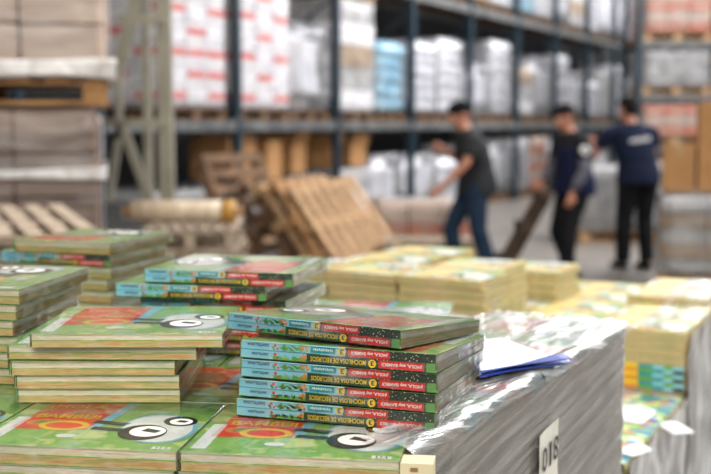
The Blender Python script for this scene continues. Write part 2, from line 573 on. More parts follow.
_ls = [0]
def load(loc, rz, w, d, h, style, label, cat='pallet load', group=None, pallet=True, pm=M_wood, name='pallet_load'):
    """goods on a pallet, built as a stack and wrapped in film"""
    _ls[0] += 1
    sd = _ls[0]
    rnd = random.Random(sd)
    root = empty(name, loc, rz)
    tag(root, label, cat, group)
    z = 0
    if pallet:
        pallet_parts(root, w + 0.02, d, pm)
        z = 0.144
    def layer(z0, hh, m, nx=2, ny=2, jit=0.012, part='carton_layer', gap=0.012):
        mb = MB()
        for i in range(nx):
            for j in range(ny):
                cw = w / nx - gap; cd = d / ny - gap
                mb.box((-w / 2 + (i + .5) * w / nx + rnd.uniform(-jit, jit) * 0.4, -d / 2 + (j + .5) * d / ny + rnd.uniform(-jit, jit) * 0.4, z0 + hh / 2), (cw, cd, hh - 0.006))
        return mb.build(part, m, root, bevel=0.012)
    H = h - z
    if style == 'redwhite':
        n = 7; hh = H / n
        for k in range(n):
            layer(z + k * hh, hh, M_white, 3, 2)
            mb = MB()
            for i in range(3):
                if (i + k) % 2 == 0 or rnd.random() < 0.35:
                    x = -w / 2 + (i + .5) * w / 3
                    for sy in (-1, 1):
                        mb.box((x, sy * (d / 2 - 0.002), z + (k + .58) * hh), (w / 3 * 0.9, 0.006, hh * 0.30))
            for j in range(2):
                y = -d / 2 + (j + .5) * d / 2
                if (j + k) % 2 == 0:
                    for sx in (-1, 1):
                        mb.box((sx * (w / 2 - 0.002), y, z + (k + .58) * hh), (0.006, d / 2 * 0.8, hh * 0.30))
            mb.build('printed_band', M_red, root)
    elif style in ('sacks', 'bluesacks', 'tansacks'):
        m = {'sacks': M_whiteb, 'bluesacks': M_lblue, 'tansacks': M_tan}[style]
        n = max(2, int(H / 0.19)); hh = H / n
        for k in range(n):
            me = grid_box(w * rnd.uniform(0.93, 1.0), d * rnd.uniform(0.93, 1.0), hh * 1.04, z + k * hh, 0.2, min(0.05, hh * 0.3))
            me.materials.append(m)
            o = bpy.data.objects.new('sack_layer', me); col.objects.link(o); o.parent = root
            lumpy(o, 0.03, 3.0, sd + k)
    elif style == 'cartons_pink' or style == 'cartons_brown':
        m = M_pink if style == 'cartons_pink' else M_brown
        n = max(2, int(round(H / 0.26))); hh = H / n
        for k in range(n):
            layer(z + k * hh, hh, m, 3, 2, gap=0.006)
    elif style == 'orange':
        n = max(2, int(round(H / 0.2))); hh = H / n
        for k in range(n):
            layer(z + k * hh, hh, M_orange if k % 2 == 0 else M_pink, 3, 2)
    elif style == 'grey':
        n = max(2, int(round(H / 0.12))); hh = H / n
        for k in range(n):
            layer(z + k * hh, hh, M_greyg, 3, 2, gap=0.01)
    elif style == 'banded':
        n = max(2, int(round(H / 0.13))); hh = H / n
        for k in range(n):
            layer(z + k * hh, hh, M_greyg if k % 2 == 0 else M_tan, 3, 2, gap=0.01)
    elif style == 'mixed':
        n = max(2, int(round(H / 0.3))); hh = H / n
        for k in range(n):
            layer(z + k * hh, hh, [M_tan, M_white, M_greyg][(k + sd) % 3], 2, 2)
    elif style == 'bigbag':
        me = grid_box(w * 0.95, d * 0.95, H, z, 0.1, min(w, d, H) * 0.22)
        me.materials.append(M_whiteb)
        o = bpy.data.objects.new('bag', me); col.objects.link(o); o.parent = root
        lumpy(o, 0.06, 2.6, sd)
        for v in me.vertices:
            v.co.z = max(v.co.z, z)
    me = grid_box(w + 0.035, d + 0.035, h - z * 0.75 + 0.02, z * 0.75, 0.1, 0.055)
    me.materials.append(F_clear if style in ('cartons_pink', 'cartons_brown', 'orange', 'redwhite', 'mixed') else F_far)
    o = bpy.data.objects.new('stretch_film', me); col.objects.link(o); o.parent = root
    lumpy(o, 0.012, 5.0, sd)
    for v in me.vertices:
        v.co.z = max(v.co.z, z * 0.75 if pallet else 0.003)
    return root

# ------------------------------------------------------------------ long rack
rack = empty('pallet_rack', rk(-2.5, 0))
tag(rack, 'long blue-green pallet rack with grey beams running away to the right', 'pallet rack')
def rloc(t, n, z=0):
    return rk(t, n, z) - rk(-2.5, 0)
BAY = 2.5
DEP = 1.1
LV = [1.49, 3.56]
for k in range(-1, 11):
    fr = MB()
    for n in (0, DEP):
        p = rloc(BAY * k, n)
        fr.beam((p.x, p.y, 0.006), (p.x, p.y, 6.0), 0.11, 0.09, 0, up=(RU.x, RU.y, 0))
        fr.box((p.x, p.y, 0.006), (0.16, 0.16, 0.012))
    fo = fr.build('upright', M_blue, rack)
    br = MB()
    zz = 0.3; side = 0
    while zz < 5.6:
        a = rloc(BAY * k, 0.04 if side == 0 else DEP - 0.04, zz); b = rloc(BAY * k, DEP - 0.04 if side == 0 else 0.04, zz + 0.75)
        br.beam(a, b, 0.03, 0.03)
        zz += 0.75; side = 1 - side
    br.build('brace', M_blue, fo)
for k in range(-1, 10):
    for z in LV:
        for n in (0, DEP):
            mb = MB()
            a = rloc(BAY * k + 0.06, n - 0.01, z); b = rloc(BAY * (k + 1) - 0.06, n - 0.01, z)
            mb.beam(a, b, 0.05, 0.12)
            mb.beam(a + Vector((0, 0, -0.05)), a + Vector((0, 0, 0.09)), 0.07, 0.03)
            mb.beam(b + Vector((0, 0, -0.05)), b + Vector((0, 0, 0.09)), 0.07, 0.03)
            mb.build('beam', M_beam, rack)
ZL = [z + 0.06 for z in LV]

RRZ = math.atan2(RU.y, RU.x)
def rack_load(t0, t1, lev, h, style, label, d=1.0, pallet=True, n0=0.05, **kw):
    c = rk((t0 + t1) / 2, n0 + d / 2, ZL[lev] if lev >= 0 else 0.0)
    w = t1 - t0 - 0.04
    kw.setdefault('pm', M_woodd)
    return load(c, RRZ, w, d, h, style, label, pallet=pallet, **kw)

# first shelf level
rack_load(-1.32, -0.12, 0, 1.85, 'redwhite', 'red-banded white carton load on the shelf left of the nearest blue post')
rack_load(0.13, 1.33, 0, 1.9, 'redwhite', 'tall white load with red printed bands just right of the nearest blue post')
rack_load(1.38, 2.42, 0, 1.30, 'bigbag', 'white wrapped load lower than the red-banded one beside it')
o = rack_load(2.62, 3.80, 0, 1.75, 'mixed', 'tall pale load on the shelf with a spare pallet lying on top')
wooden_pallet(rk(3.21, 0.55, ZL[0] + 1.795), RRZ, label='empty wooden pallet lying on top of a tall pale shelf load', m=M_wood)
rack_load(3.95, 4.88, 0, 1.22, 'bluesacks', 'load of light blue sacks on the first shelf, between white loads')
rack_load(5.12, 6.2, 0, 1.3, 'sacks', 'white sack load on the first shelf just right of the light blue sacks')
rack_load(6.3, 7.3, 0, 1.42, 'sacks', 'white sack load above the leftmost worker, behind his cap')
rack_load(7.86, 8.8, 0, 1.05, 'bigbag', 'low rounded white bag on the first shelf, right of the leftmost worker')
rack_load(8.9, 9.85, 0, 1.55, 'sacks', 'narrow tall white sack load left of the middle worker')
rack_load(10.15, 11.2, 0, 1.1, 'mixed', 'low tan, white and grey load above the middle worker')
rack_load(11.3, 12.35, 0, 1.35, 'bigbag', 'white bag load on the first shelf above the middle worker, to his right')
rack_load(12.7, 13.7, 0, 1.5, 'sacks', 'tall white sacks on the shelf between the middle and right workers')
rack_load(13.8, 14.8, 0, 1.15, 'bigbag', 'low white bag on the shelf just left of the right worker')
rack_load(15.2, 16.3, 0, 1.0, 'sacks', 'low white sacks on the shelf behind the right worker')
rack_load(16.4, 17.4, 0, 1.3, 'grey', 'grey wrapped load at the far end of the first shelf')
# second shelf level
lab2 = ['tan wrapped load on the upper shelf, leftmost in view', 'white sacks on the upper shelf next to the tan load', 'pale mixed load on the upper shelf',
        'white sack load on the upper shelf just left of the blue sacks', 'light blue sack load on the upper shelf', 'white sacks on the upper shelf just right of the blue ones',
        'tall white bag on the upper shelf', 'tan-edged mixed load on the upper shelf', 'white wrapped load near the far end of the upper shelf', 'white bag load near the far end of the upper shelf, left of its farthest loads']
st2 = ['tansacks', 'sacks', 'mixed', 'sacks', 'bluesacks', 'sacks', 'bigbag', 'mixed', 'sacks', 'bigbag']
t = 5.1
for i in range(10):
    if i and i % 2 == 0: t += 0.22
    rack_load(t, t + 1.1, 1, 1.7 + 0.25 * ((i * 7) % 3), st2[i], lab2[i])
    t += 1.14
rack_load(17.65, 18.8, 0, 1.5, 'sacks', 'white sacks past the far end of the first shelf, left of the cross rack')
rack_load(18.85, 19.85, 0, 1.2, 'sacks', 'farthest white sacks on the first shelf')
rack_load(17.65, 18.8, 1, 1.9, 'bigbag', 'white bag on the upper shelf just before the cross rack')
rack_load(18.85, 19.85, 1, 1.8, 'sacks', 'farthest white sacks on the upper shelf')

# things stored on the floor under the first shelf
def ground(t0, t1, h, style, label, n0=0.1, **kw):
    return rack_load(t0, t1, -1, h, style, label, n0=n0, **kw)
ground(5.2, 6.3, 1.0, 'bigbag', 'white bag standing under the shelf left of the leftmost worker')
ground(6.35, 7.4, 0.9, 'sacks', 'low white sacks under the shelf behind the leftmost worker')
ground(7.85, 8.85, 1.1, 'mixed', 'tan, white and grey load under the shelf right of the leftmost worker')
ground(9.0, 9.9, 1.15, 'bigbag', 'white bag under the shelf just left of the blue post by the middle worker')
ground(10.15, 11.2, 1.2, 'sacks', 'white sacks under the shelf right of the blue post by the middle worker')
ground(11.35, 12.35, 1.25, 'orange', 'orange and pink carton load under the shelf behind the middle worker')
ground(12.6, 13.6, 1.2, 'bigbag', 'white bag under the shelf right of the middle worker')
ground(13.7, 14.8, 1.0, 'sacks', 'white sacks under the shelf left of the right worker')
ground(15.1, 16.3, 1.2, 'orange', 'orange carton load under the shelf behind the right worker')
ground(16.35, 17.4, 1.1, 'mixed', 'mixed load under the far end of the first shelf')
# goods in front of the rack, behind the workers
load(gp(412, 262, 0) + Vector((0.14, 1.0, 0)), R(4), 1.1, 0.8, 0.62, 'orange', 'low orange-red carton load under white film, left of the leftmost worker', pm=M_woodg)
load(gp(613, 243, 0) + Vector((0.1, 0.5, 0)), R(2), 1.05, 0.9, 0.95, 'grey', 'grey load on a wooden pallet behind the right worker', pm=M_wood)

# far cross rack at the end of the aisle
XR = empty('cross_rack', (7.3, 20.0, 0))
tag(XR, 'far rack standing across the end of the aisle, upper right', 'pallet rack')
for x in (-2.2, 0.55, 3.3):
    mb = MB()
    for y in (0, 1.1):
        mb.box((x, y, 3.0), (0.1, 0.1, 6.0))
    mb.build('upright', M_blue, XR)
XL = [1.15, 2.05, 3.0]
for z in XL:
    for (xa, xb) in ((-2.14, 0.49), (0.61, 3.24)):
        for y in (0, 1.1):
            MB().box(((xa + xb) / 2, y, z - 0.06), (xb - xa, 0.05, 0.12)).build('beam', M_beam, XR)
words = ['bottom', 'middle', 'top']
for li, z in enumerate(XL + [0.0]):
    for xi, x in enumerate((-1.5, -0.22, 1.25, 2.55)):
        nm = ['leftmost', 'second from left', 'third from left', 'rightmost'][xi]
        st = [['orange', 'orange', 'cartons_pink', 'orange'], ['grey', 'mixed', 'cartons_pink', 'orange'], ['orange', 'cartons_pink', 'orange', 'grey'], ['cartons_pink', 'orange', 'grey', 'sacks']][li][xi]
        hh = [0.72, 0.78, 1.5, 0.85][li]
        where = ('on the %s shelf' % ['lowest', 'middle', 'highest'][li]) if li < 3 else 'on the floor'
        load((7.3 + x, 20.55, z), 0, 1.2, 1.0, hh, st, 'wrapped load %s of the far cross rack, %s there' % (where, nm))

# ------------------------------------------------------------------ right side: wrapped stack and cardboard
gc = gp(655, 290, 0)
gsx = gc.x + 0.62
GA = R(-14)
def gf(a, b, z=0):
    return (gc.x + .02 + a * math.cos(GA) - b * math.sin(GA), gc.y + a * math.sin(GA) + b * math.cos(GA), z)
load(gf(.62, .50), GA, 1.2, 1.0, 0.85, 'banded', 'waist-high grey wrapped stack at the right edge beside the worker in navy', pm=M_wood)

def carton(loc, rz, w, d, h, label, m=M_card, open_flaps=False, rx=0, ry=0, name='cardboard_box'):
    root = empty(name, loc, rz, rx, ry)
    tag(root, label, 'box')
    t = 0.006
    mb = MB()
    if open_flaps:
        mb.box((0, 0, t / 2), (w, d, t))
        mb.box((-w / 2 + t / 2, 0, h / 2), (t, d, h)); mb.box((w / 2 - t / 2, 0, h / 2), (t, d, h))
        mb.box((0, -d / 2 + t / 2, h / 2), (w, t, h)); mb.box((0, d / 2 - t / 2, h / 2), (w, t, h))
        mb.build('body', m, root)
        for sx in (-1, 1):
            M = Matrix.Rotation(sx * R(35), 3, 'Y')
            f = MB(); f.box((sx * (w / 2 + 0.08), 0, h + 0.08), (t, d * 0.96, 0.26), 0, M); f.build('flap', m, root)
        for sy in (-1, 1):
            M = Matrix.Rotation(-sy * R(20), 3, 'X')
            f = MB(); f.box((0, sy * (d / 2 + 0.03), h + 0.1), (w * 0.96, t, 0.24), 0, M); f.build('flap', m, root)
    else:
        mb.box((0, 0, h / 2), (w, d, h))
        mb.build('body', m, root, bevel=0.006)
        s = MB(); s.box((0, 0, h + 0.001), (w * 0.99, 0.05, 0.002)); s.box((0, -d / 2 - 0.001, h - 0.05), (0.05, 0.002, 0.1)); s.build('tape', mat('packing tape', rgb(170, 138, 96), 0.25), root)
    return root
carton(gf(.17, .55, .885), GA, 0.28, 0.5, 0.44, 'smaller brown cardboard box on the grey stack, beside the worker in navy')
carton(gf(.70, .60, .885), GA, 0.72, 0.45, 0.83, 'tall brown cardboard box on the grey stack at the right edge')

# ------------------------------------------------------------------ left background: wrapped loads, beige frame, roll
load((-2.19, 6.45, 0.0), R(12.6), 1.35, 1.1, 1.585, 'cartons_brown', 'tall brown wrapped carton load at the left edge, under the upper load', pm=M_woodg)
load((-2.14, 6.45, 1.608), R(12.6), 1.35, 1.1, 1.3, 'cartons_pink', 'pale pinkish wrapped load stacked high at the left, on a pallet', pm=M_woodo)
# bunched white film along the upper load's foot and round the lower one
def film_band(loc, w, d, h, label, seed, rz=R(12.6)):
    bm = bmesh.new()
    n = 64; rows = 6
    vs = []
    for r in range(rows):
        row = []
        for i in range(n):
            tt = i / n * 4
            s_, f = int(tt), tt - int(tt)
            cs = [(-1, -1), (1, -1), (1, 1), (-1, 1)]
            a, b = cs[s_], cs[(s_ + 1) % 4]
            x = (a[0] + (b[0] - a[0]) * f) * w / 2; y = (a[1] + (b[1] - a[1]) * f) * d / 2
            q = noise.noise(Vector((i * 0.45, r * 0.9, seed)))
            k = 1 + 0.03 * abs(q)
            row.append(bm.verts.new((x * k, y * k, (r / (rows - 1) - .5) * h * (1 + 0.5 * noise.noise(Vector((i * 0.15, 7, seed)))) + 0.03 * noise.noise(Vector((i * 0.12, 0, seed))))))
        vs.append(row)
    for r in range(rows - 1):
        for i in range(n):
            bm.faces.new((vs[r][i], vs[r][(i + 1) % n], vs[r + 1][(i + 1) % n], vs[r + 1][i]))
    me = bpy.data.meshes.new('film_band'); bm.to_mesh(me); bm.free()
    for p in me.polygons: p.use_smooth = True
    me.materials.append(mat('bunched white film', rgb(222, 220, 218), 0.3, c2=rgb(186, 178, 172), scale=12, bump=0.6))
    o = bpy.data.objects.new('film_band', me); col.objects.link(o); o.location = loc; o.rotation_euler.z = rz
    so = o.modifiers.new('s', 'SOLIDIFY'); so.thickness = 0.004
    return tag(o, label, 'film')
film_band((-2.19, 6.45, 1.235), 1.42, 1.17, 0.06, 'bunched white film band round the brown wrapped load at left', 2)
film_band((-2.14, 6.45, 1.80), 1.44, 1.19, 0.09, 'loose white film bunched round the foot of the pinkish upper load', 5)

bf = empty('beige_rack_frame', (-1.55, 8.0, 0))
tag(bf, 'beige steel upright frame with diagonal braces, left of the blue posts', 'rack frame')
def bpost(x, y, w):
    mb = MB(); mb.box((x, y, 2.5), (w, 0.09, 4.98)); mb.box((x, y, 0.01), (w + 0.06, 0.15, 0.02)); return mb.build('post', M_beige, bf)
bpost(0.18, 0, 0.10); bpost(-0.037, 0.45, 0.055); None
def bbrace(a, b, w=0.085):
    MB().beam(a, b, 0.04, w).build('brace', M_beige, bf)
bbrace((0.06, -0.07, 2.6), (-0.13, -0.07, 1.95)); bbrace((-0.13, -0.07, 1.97), (-0.15, -0.07, 1.4))
bbrace((-0.13, -0.07, 1.52), (-0.23, -0.07, 0.95)); bbrace((-0.13, -0.07, 1.52), (0.1, -0.07, 0.86), 0.06)
bbrace((-0.32, -0.06, 1.52), (0.18, -0.06, 1.52), 0.055); bbrace((-0.15, -0.06, 2.25), (0.18, -0.06, 2.25), 0.055)
bbrace((-0.15, -0.06, 0.87), (0.18, -0.06, 0.87), 0.055)
cb = MB()
cb.loft([(-0.32 + 0.05 * math.sin(i * 0.5), -0.1, 2.9 - i * 0.16) for i in range(13)], [0.015] * 13, n=8)
cb.build('cable', mat('black cable', rgb(52, 50, 46), 0.5), bf, True)

# slatted pallet on a brown carton base in front of the left loads
load((-1.88, 4.70, 0), R(8), 1.2, 0.95, 0.88, 'cartons_brown', 'knee-high brown carton load under the slanting grey pallet, left', pm=M_woodg)
wooden_pallet((-1.80, 4.72, 0.945), R(24), R(3), m=M_woodg, nb=11, label='weathered grey pallet with slanting slats behind the left book stacks')
# roll of kraft film on pallets
for i in range(6):
    hp = wooden_pallet((-1.02, 7.05, 0.002 + i * 0.147), R(3 + (i * 37) % 7 - 3), m=M_woodg,
                  label='narrow grey wooden pallet in the stack under the beige roll, %s' % ['at the bottom', 'second from the bottom', 'third from the bottom', 'third from the top', 'second from the top', 'topmost'][i], group='pallets under the beige roll')
    hp.scale.x = .46
rr = empty('film_roll', (-1.03, 6.85, 0.963))
tag(rr, 'beige roll lying on grey pallets in front of the beige frame', 'roll')
mb = MB(); mb.loft([(-0.36, 0, 0), (0.24, 0, 0)], [0.07, 0.07], n=28); mb.build('roll_body', mat('beige film roll', rgb(196, 180, 156), 0.5, c2=rgb(172, 154, 130), scale=5, stretch=(6, 1, 1)), rr, True)
mb = MB(); mb.loft([(0.20, 0, 0), (0.28, 0, 0)], [0.074, 0.074], n=28); mb.build('yellow_end', mat('mustard band', rgb(168, 124, 48), 0.5), rr, True)
mb = MB(); mb.loft([(-0.42, 0, 0), (0.33, 0, 0)], [0.03, 0.03], n=16); mb.build('core', M_cardd, rr, True)

# crates and cardboard under the first shelf
load(rk(-0.95, 0.62, 0), RRZ, 1.15, 1.0, 0.74, 'grey', 'low grey-white wrapped load left of the nearest blue post')
load(rk(0.78, 0.52, 0), RRZ, 1.25, 0.9, 0.76, 'grey', 'banded grey wrapped load just right of the nearest blue post')
carton(rk(0.50, 0.55, 0.80), RRZ, 0.62, 0.6, 0.58, 'closed brown cardboard box behind the nearest blue post')
carton(rk(1.18, 0.45, 0.80), RRZ, 0.36, 0.5, 0.5, 'narrow brown cardboard box on the banded grey load')
load(rk(3.3, 0.62, 0), RRZ, 1.15, 0.9, 0.85, 'mixed', 'tan and white load under the open boxes, behind the leaning pallets')
carton(rk(2.92, 0.45, 0.885), RRZ + R(8), 0.42, 0.4, 0.3, 'open cardboard box with raised flaps above the leaning pallets', open_flaps=True)
carton(rk(3.68, 0.45, 0.885), RRZ - R(8), 0.4, 0.4, 0.28, 'open cardboard box further right, beside the white bags', open_flaps=True)
load(rk(1.95, 0.62, 0), RRZ, 0.9, 0.9, 0.8, 'cartons_brown', 'dark brown load in shadow behind the leaning pallets')
carton(rk(1.95, 0.5, 0.835), RRZ + R(6), 0.45, 0.42, 0.36, 'open cardboard box behind the pallet pile', open_flaps=True)
load(rk(4.35, 0.45, 0), RRZ, 0.8, 0.8, 1.02, 'bigbag', 'white bag under the shelf right of the open boxes')

# pile of leaning pallets
for i in range(2):
    wooden_pallet((.80, 11.72, .002 + i * .147), R(84 + 5 * i), m=M_woodg, label='grey pallet lying flat at the right foot of the leaning pallets, %s' % ['lower one', 'upper one'][i])
wooden_pallet((-1.30, 12.42, .575), R(-36), R(0), R(66), M_woodd, 'dark pallet standing steeply at the left of the leaning pallets')
LT = R(52)                                   # a fan of pallets leaning one on the next
LB = Vector((-0.66, 12.3, 0.46))
LZ = R(-36)
LN = Vector((math.sin(LT) * math.cos(LZ), math.sin(LT) * math.sin(LZ), math.cos(LT)))
for i, (m_, lb) in enumerate(((M_woodd, 'dark pallet at the back of the leaning fan'), (M_wood, 'pale pallet second from the back of the leaning fan'),
                              (M_woodo, 'orange-toned pallet third from the back of the leaning fan'), (M_wood, 'pale pallet at the front of the leaning fan, nearest the leftmost worker'))):
    c = LB + Vector((0.165 / math.sin(LT) * math.cos(LZ) * i, 0.165 / math.sin(LT) * math.sin(LZ) * i, 0))
    wp = wooden_pallet(c - LN * .07, 0, 0, 0, m_, lb)
    wp.rotation_euler = (Matrix.Rotation(LZ, 3, 'Z') @ Matrix.Rotation(LT, 3, 'Y') @ Matrix.Rotation(R(90 + [0, 3, -3, 4][i]), 3, 'Z')).to_euler()

# ------------------------------------------------------------------ workers
M_skin = mat('skin', rgb(176, 122, 96), 0.55, c2=rgb(164, 108, 84), scale=12)
M_hair = mat('black hair', rgb(16, 13, 13), 0.9, c2=rgb(24, 20, 19), scale=60, bump=0.4, spec=0.15)
M_beanie = mat('black knit', rgb(15, 15, 18), 0.95, c2=rgb(22, 22, 25), scale=80, bump=0.4, spec=0.1)
M_char = mat('charcoal shirt cloth', rgb(44, 45, 46), 0.85, c2=rgb(32, 33, 35), scale=5, bump=0.3, spec=0.12)
M_jean = mat('blue denim', rgb(38, 54, 72), 0.85, c2=rgb(28, 42, 60), scale=6, bump=0.2, spec=0.12)
M_bshirt = mat('black shirt cloth', rgb(34, 34, 38), 0.85, c2=rgb(26, 26, 30), scale=6, bump=0.2, spec=0.12)
M_vest = mat('navy vest cloth', rgb(24, 28, 56), 0.8, c2=rgb(18, 22, 44), scale=6, bump=0.2, spec=0.12)
M_navy = mat('navy t-shirt cloth', rgb(24, 32, 52), 0.85, c2=rgb(18, 25, 42), scale=5, bump=0.25, spec=0.12)
M_btr = mat('black trousers cloth', rgb(18, 18, 20), 0.85, c2=rgb(26, 26, 28), scale=5, bump=0.2, spec=0.12)
M_shoe = mat('dark shoe leather', rgb(30, 28, 28), 0.5)
M_sleeve = mat('grey sleeve cloth', rgb(84, 82, 92), 0.85, scale=8)
M_eye = mat('eye white', rgb(220, 216, 210), 0.3)
M_iris = mat('dark iris', rgb(30, 20, 16), 0.2)
M_lips = mat('lips', rgb(150, 84, 74), 0.5)
M_print = mat('white cloth print', rgb(206, 206, 204), 0.7)

def hand(mb, w, d, up, s=1.0, curl=0.5, side=1):
    """palm, four unequal bent fingers and a thumb leaving the side of the palm"""
    w = Vector(w); d = Vector(d).normalized(); up = Vector(up).normalized()
    x = d.cross(up).normalized(); up = x.cross(d).normalized()
    pe = w + d * 0.09 * s
    mb.loft([w - d * 0.02, w + d * 0.02, w + d * 0.06, pe], [(0.026, 0.018), (0.034, 0.015), (0.041, 0.014), (0.038, 0.012)], n=12, hint=up)
    for i, ln in enumerate((0.070, 0.078, 0.072, 0.056)):
        b = pe - d * 0.008 + x * (0.03 - 0.02 * i) * side
        c = curl * (1 + 0.12 * i)
        p1 = b + (d * math.cos(c * 0.5) - up * math.sin(c * 0.5)) * ln * 0.45
        p2 = p1 + (d * math.cos(c * 1.4) - up * math.sin(c * 1.4)) * ln * 0.32
        p3 = p2 + (d * math.cos(c * 2.1) - up * math.sin(c * 2.1)) * ln * 0.25
        mb.loft([b - d * 0.015, p1, p2, p3], [0.0095, 0.009, 0.0082, 0.0068], n=8, hint=x, round_ends=True)
    b = w + d * 0.028 + x * 0.028 * side
    t1 = b + (d * 0.6 + x * 0.75 * side - up * 0.25).normalized() * 0.038
    t2 = t1 + (d * 0.9 + x * 0.25 * side - up * 0.45).normalized() * 0.032
    mb.loft([b - x * 0.012 * side, t1, t2], [0.0125, 0.0108, 0.0085], n=8, hint=up, round_ends=True)

def person(loc, rz, J, label, shirt, trousers, hair='short', sleeve=None, vest=None, long_sleeve=False, hem=0.86, girth=1.18):
    """figure faces local -y; J holds joint places in metres above the floor"""
    root = empty('person', loc, rz)
    tag(root, label, 'person', None)
    V = Vector
    j = {k: V(v) for k, v in J.items()}
    root.scale = (girth, girth, 1.0)
    pel, wst, chs, nck, hd = j['pelvis'], j['waist'], j['chest'], j['neck'], j['head']
    face = j.get('face', V((0, -1, 0))).normalized()
    B = MB()
    B.loft([pel - V((0, 0, .06)), pel, wst, chs, chs * .35 + nck * .65, nck], [(.14, .095), (.15, .10), (.14, .10), (.17, .115), (.13, .085), (.055, .055)], n=18, hint=(0, 1, 0))
    B.loft([nck - V((0, 0, .04)), hd - V((0, 0, .05)) + face * -0.015], [.056, .053], n=12, hint=(0, 1, 0))
    # head
    zax = (V((0, 0, 1)) - face * face.z).normalized()
    xax = face.cross(zax).normalized()
    MH = Matrix((xax, -face, zax)).transposed()
    def H(x, y, z):
        return hd + MH @ V((x, y, z))
    B.ball(H(0, .012, .02), (.074, .092, .095), M=MH)
    B.ball(H(0, -.02, -.04), (.058, .068, .074), M=MH)
    B.ball(H(0, -.045, -.088), (.030, .030, .022), M=MH)
    B.loft([H(0, -.080, .018), H(0, -.100, -.010), H(0, -.108, -.026)], [.008, .012, .014], n=8, round_ends=True)
    B.ball(H(0, -.076, .034), (.05, .012, .009), M=MH)
    for s in (-1, 1):
        B.ball(H(s * .076, .012, -.005), (.010, .020, .032), M=MH)
    for s, n_ in ((-1, 'l'), (1, 'r')):
        sh, el, wr = j['sh' + n_], j['el' + n_], j['wr' + n_]
        B.loft([chs * .5 + nck * .5 + V((s * .05, 0, -.04)), sh + V((-s * .02, 0, -.03)), (sh * .5 + el * .5), el, (el * .6 + wr * .4), wr], [(.05, .05), (.044, .044), (.042, .042), (.037, .037), (.038, .036), (.026, .021)], n=12, hint=(1, 0, 0), round_ends=True)
        hdv = j.get('hd' + n_, (wr - el).normalized())
        hand(B, wr, hdv, j.get('hu' + n_, V((s, 0, 0.01))), 1.0, 0.55, -s)
        hp, kn, an = j['hp' + n_], j['kn' + n_], j['an' + n_]
        B.loft([hp + V((0, 0, .05)), hp, hp * .45 + kn * .55, kn, kn * .62 + an * .38, an], [(.09, .09), (.09, .095), (.07, .072), (.052, .055), (.052, .055), (.034, .036)], n=14, hint=(1, 0, 0), round_ends=True)
        fd = j.get('ft' + n_, V((0, -1, 0))).normalized()
        B.loft([an + V((0, 0, -.0)) - fd * .03, an + fd * .06 + V((0, 0, -.045)), an + fd * .15 + V((0, 0, -.058))], [(.034, .036), (.042, .028), (.036, .018)], n=10, hint=(0, 0, 1), round_ends=True)
    body = remesh_obj(B, 'body', M_skin, 0.009, root, 4)
    # eyes and mouth
    for s in (-1, 1):
        e = MB(); e.ball(H(s * .030, -.066, .010), .0115, nu=12, nv=8); eo = e.build('eye', M_eye, root, True)
        e = MB(); e.ball(H(s * .030, -.0745, .010), .0045, nu=10, nv=6); e.build('iris', M_iris, eo, True)
    e = MB(); e.ball(H(0, -.088, -.054), (.023, .010, .006), M=MH); e.build('mouth', M_lips, root, True)
    # hair or cap
    h = MB()
    if hair == 'beanie':
        h.ball(H(0, .018, .045), (.086, .102, .088), M=MH)
        h.loft([H(0, .016, .018), H(0, .018, .05)], [(.090, .106), (.088, .104)], n=24, hint=face)
        remesh_obj(h, 'knit_cap', M_beanie, 0.009, root, 2)
    else:
        h.ball(H(0, .026, .040), (.081, .096, .094), M=MH)
        h.ball(H(0, .06, -.01), (.068, .062, .072), M=MH)
        h.ball(H(0, -.045, .082), (.058, .045, .034), M=MH)
        remesh_obj(h, 'hair', M_hair, 0.009, root, 2)
    # shirt
    S = MB()
    hz = V((pel.x, pel.y, hem))
    S.loft([hz - V((0, 0, .02)), pel + V((0, 0, .03)), wst, chs, chs * .35 + nck * .65, nck - V((0, 0, .005))], [(.202, .168), (.198, .162), (.176, .142), (.196, .142), (.150, .104), (.072, .070)], n=20, hint=(0, 1, 0))
    for s, n_ in ((-1, 'l'), (1, 'r')):
        sh, el, wr = j['sh' + n_], j['el' + n_], j['wr' + n_]
        end = sh * .28 + el * .72
        S.loft([chs * .5 + nck * .5 + V((s * .04, 0, -.01)), sh * .85 + (chs * .5 + nck * .5) * .15 + V((-s * .03, 0, -.012)), sh * .85 + el * .15 + V((-s * .008, 0, 0)), sh * .5 + el * .5, end], [(.075, .075), (.068, .068), (.069, .069), (.067, .067), (.066, .066)], n=14, hint=(0, 1, 0))
    so = remesh_obj(S, 'shirt', shirt, 0.011, root, 4)
    if sleeve is not None:
        for s, n_ in ((-1, 'l'), (1, 'r')):
            sh, el, wr = j['sh' + n_], j['el' + n_], j['wr' + n_]
            L = MB(); L.loft([sh * .4 + el * .6, el, el * .5 + wr * .5, el * .08 + wr * .92], [.058, .05, .047, .036], n=14, hint=(1, 0, 0))
            L.build('sleeve', sleeve, root, True)
    if vest is not None:
        Vv = MB()
        Vv.loft([hz + V((0, 0, -.02)), pel + V((0, 0, .03)), wst, chs + V((0, 0, .02))], [(.208, .172), (.206, .168), (.188, .152), (.202, .148)], n=20, hint=(0, 1, 0))
        remesh_obj(Vv, 'vest', vest, 0.011, root, 3)
    T = MB()
    T.loft([pel + V((0, 0, .09)), pel - V((0, 0, .02)), pel - V((0, 0, .10))], [(.170, .134), (.182, .146), (.16, .13)], n=18, hint=(0, 1, 0))
    for s, n_ in ((-1, 'l'), (1, 'r')):
        hp, kn, an = j['hp' + n_], j['kn' + n_], j['an' + n_]
        T.loft([hp + V((0, 0, .04)), hp - V((0, 0, .04)), hp * .45 + kn * .55, kn, kn * .5 + an * .5, an + V((0, 0, -.01))], [(.10, .105), (.102, .108), (.084, .088), (.072, .076), (.070, .074), (.064, .068)], n=16, hint=(1, 0, 0))
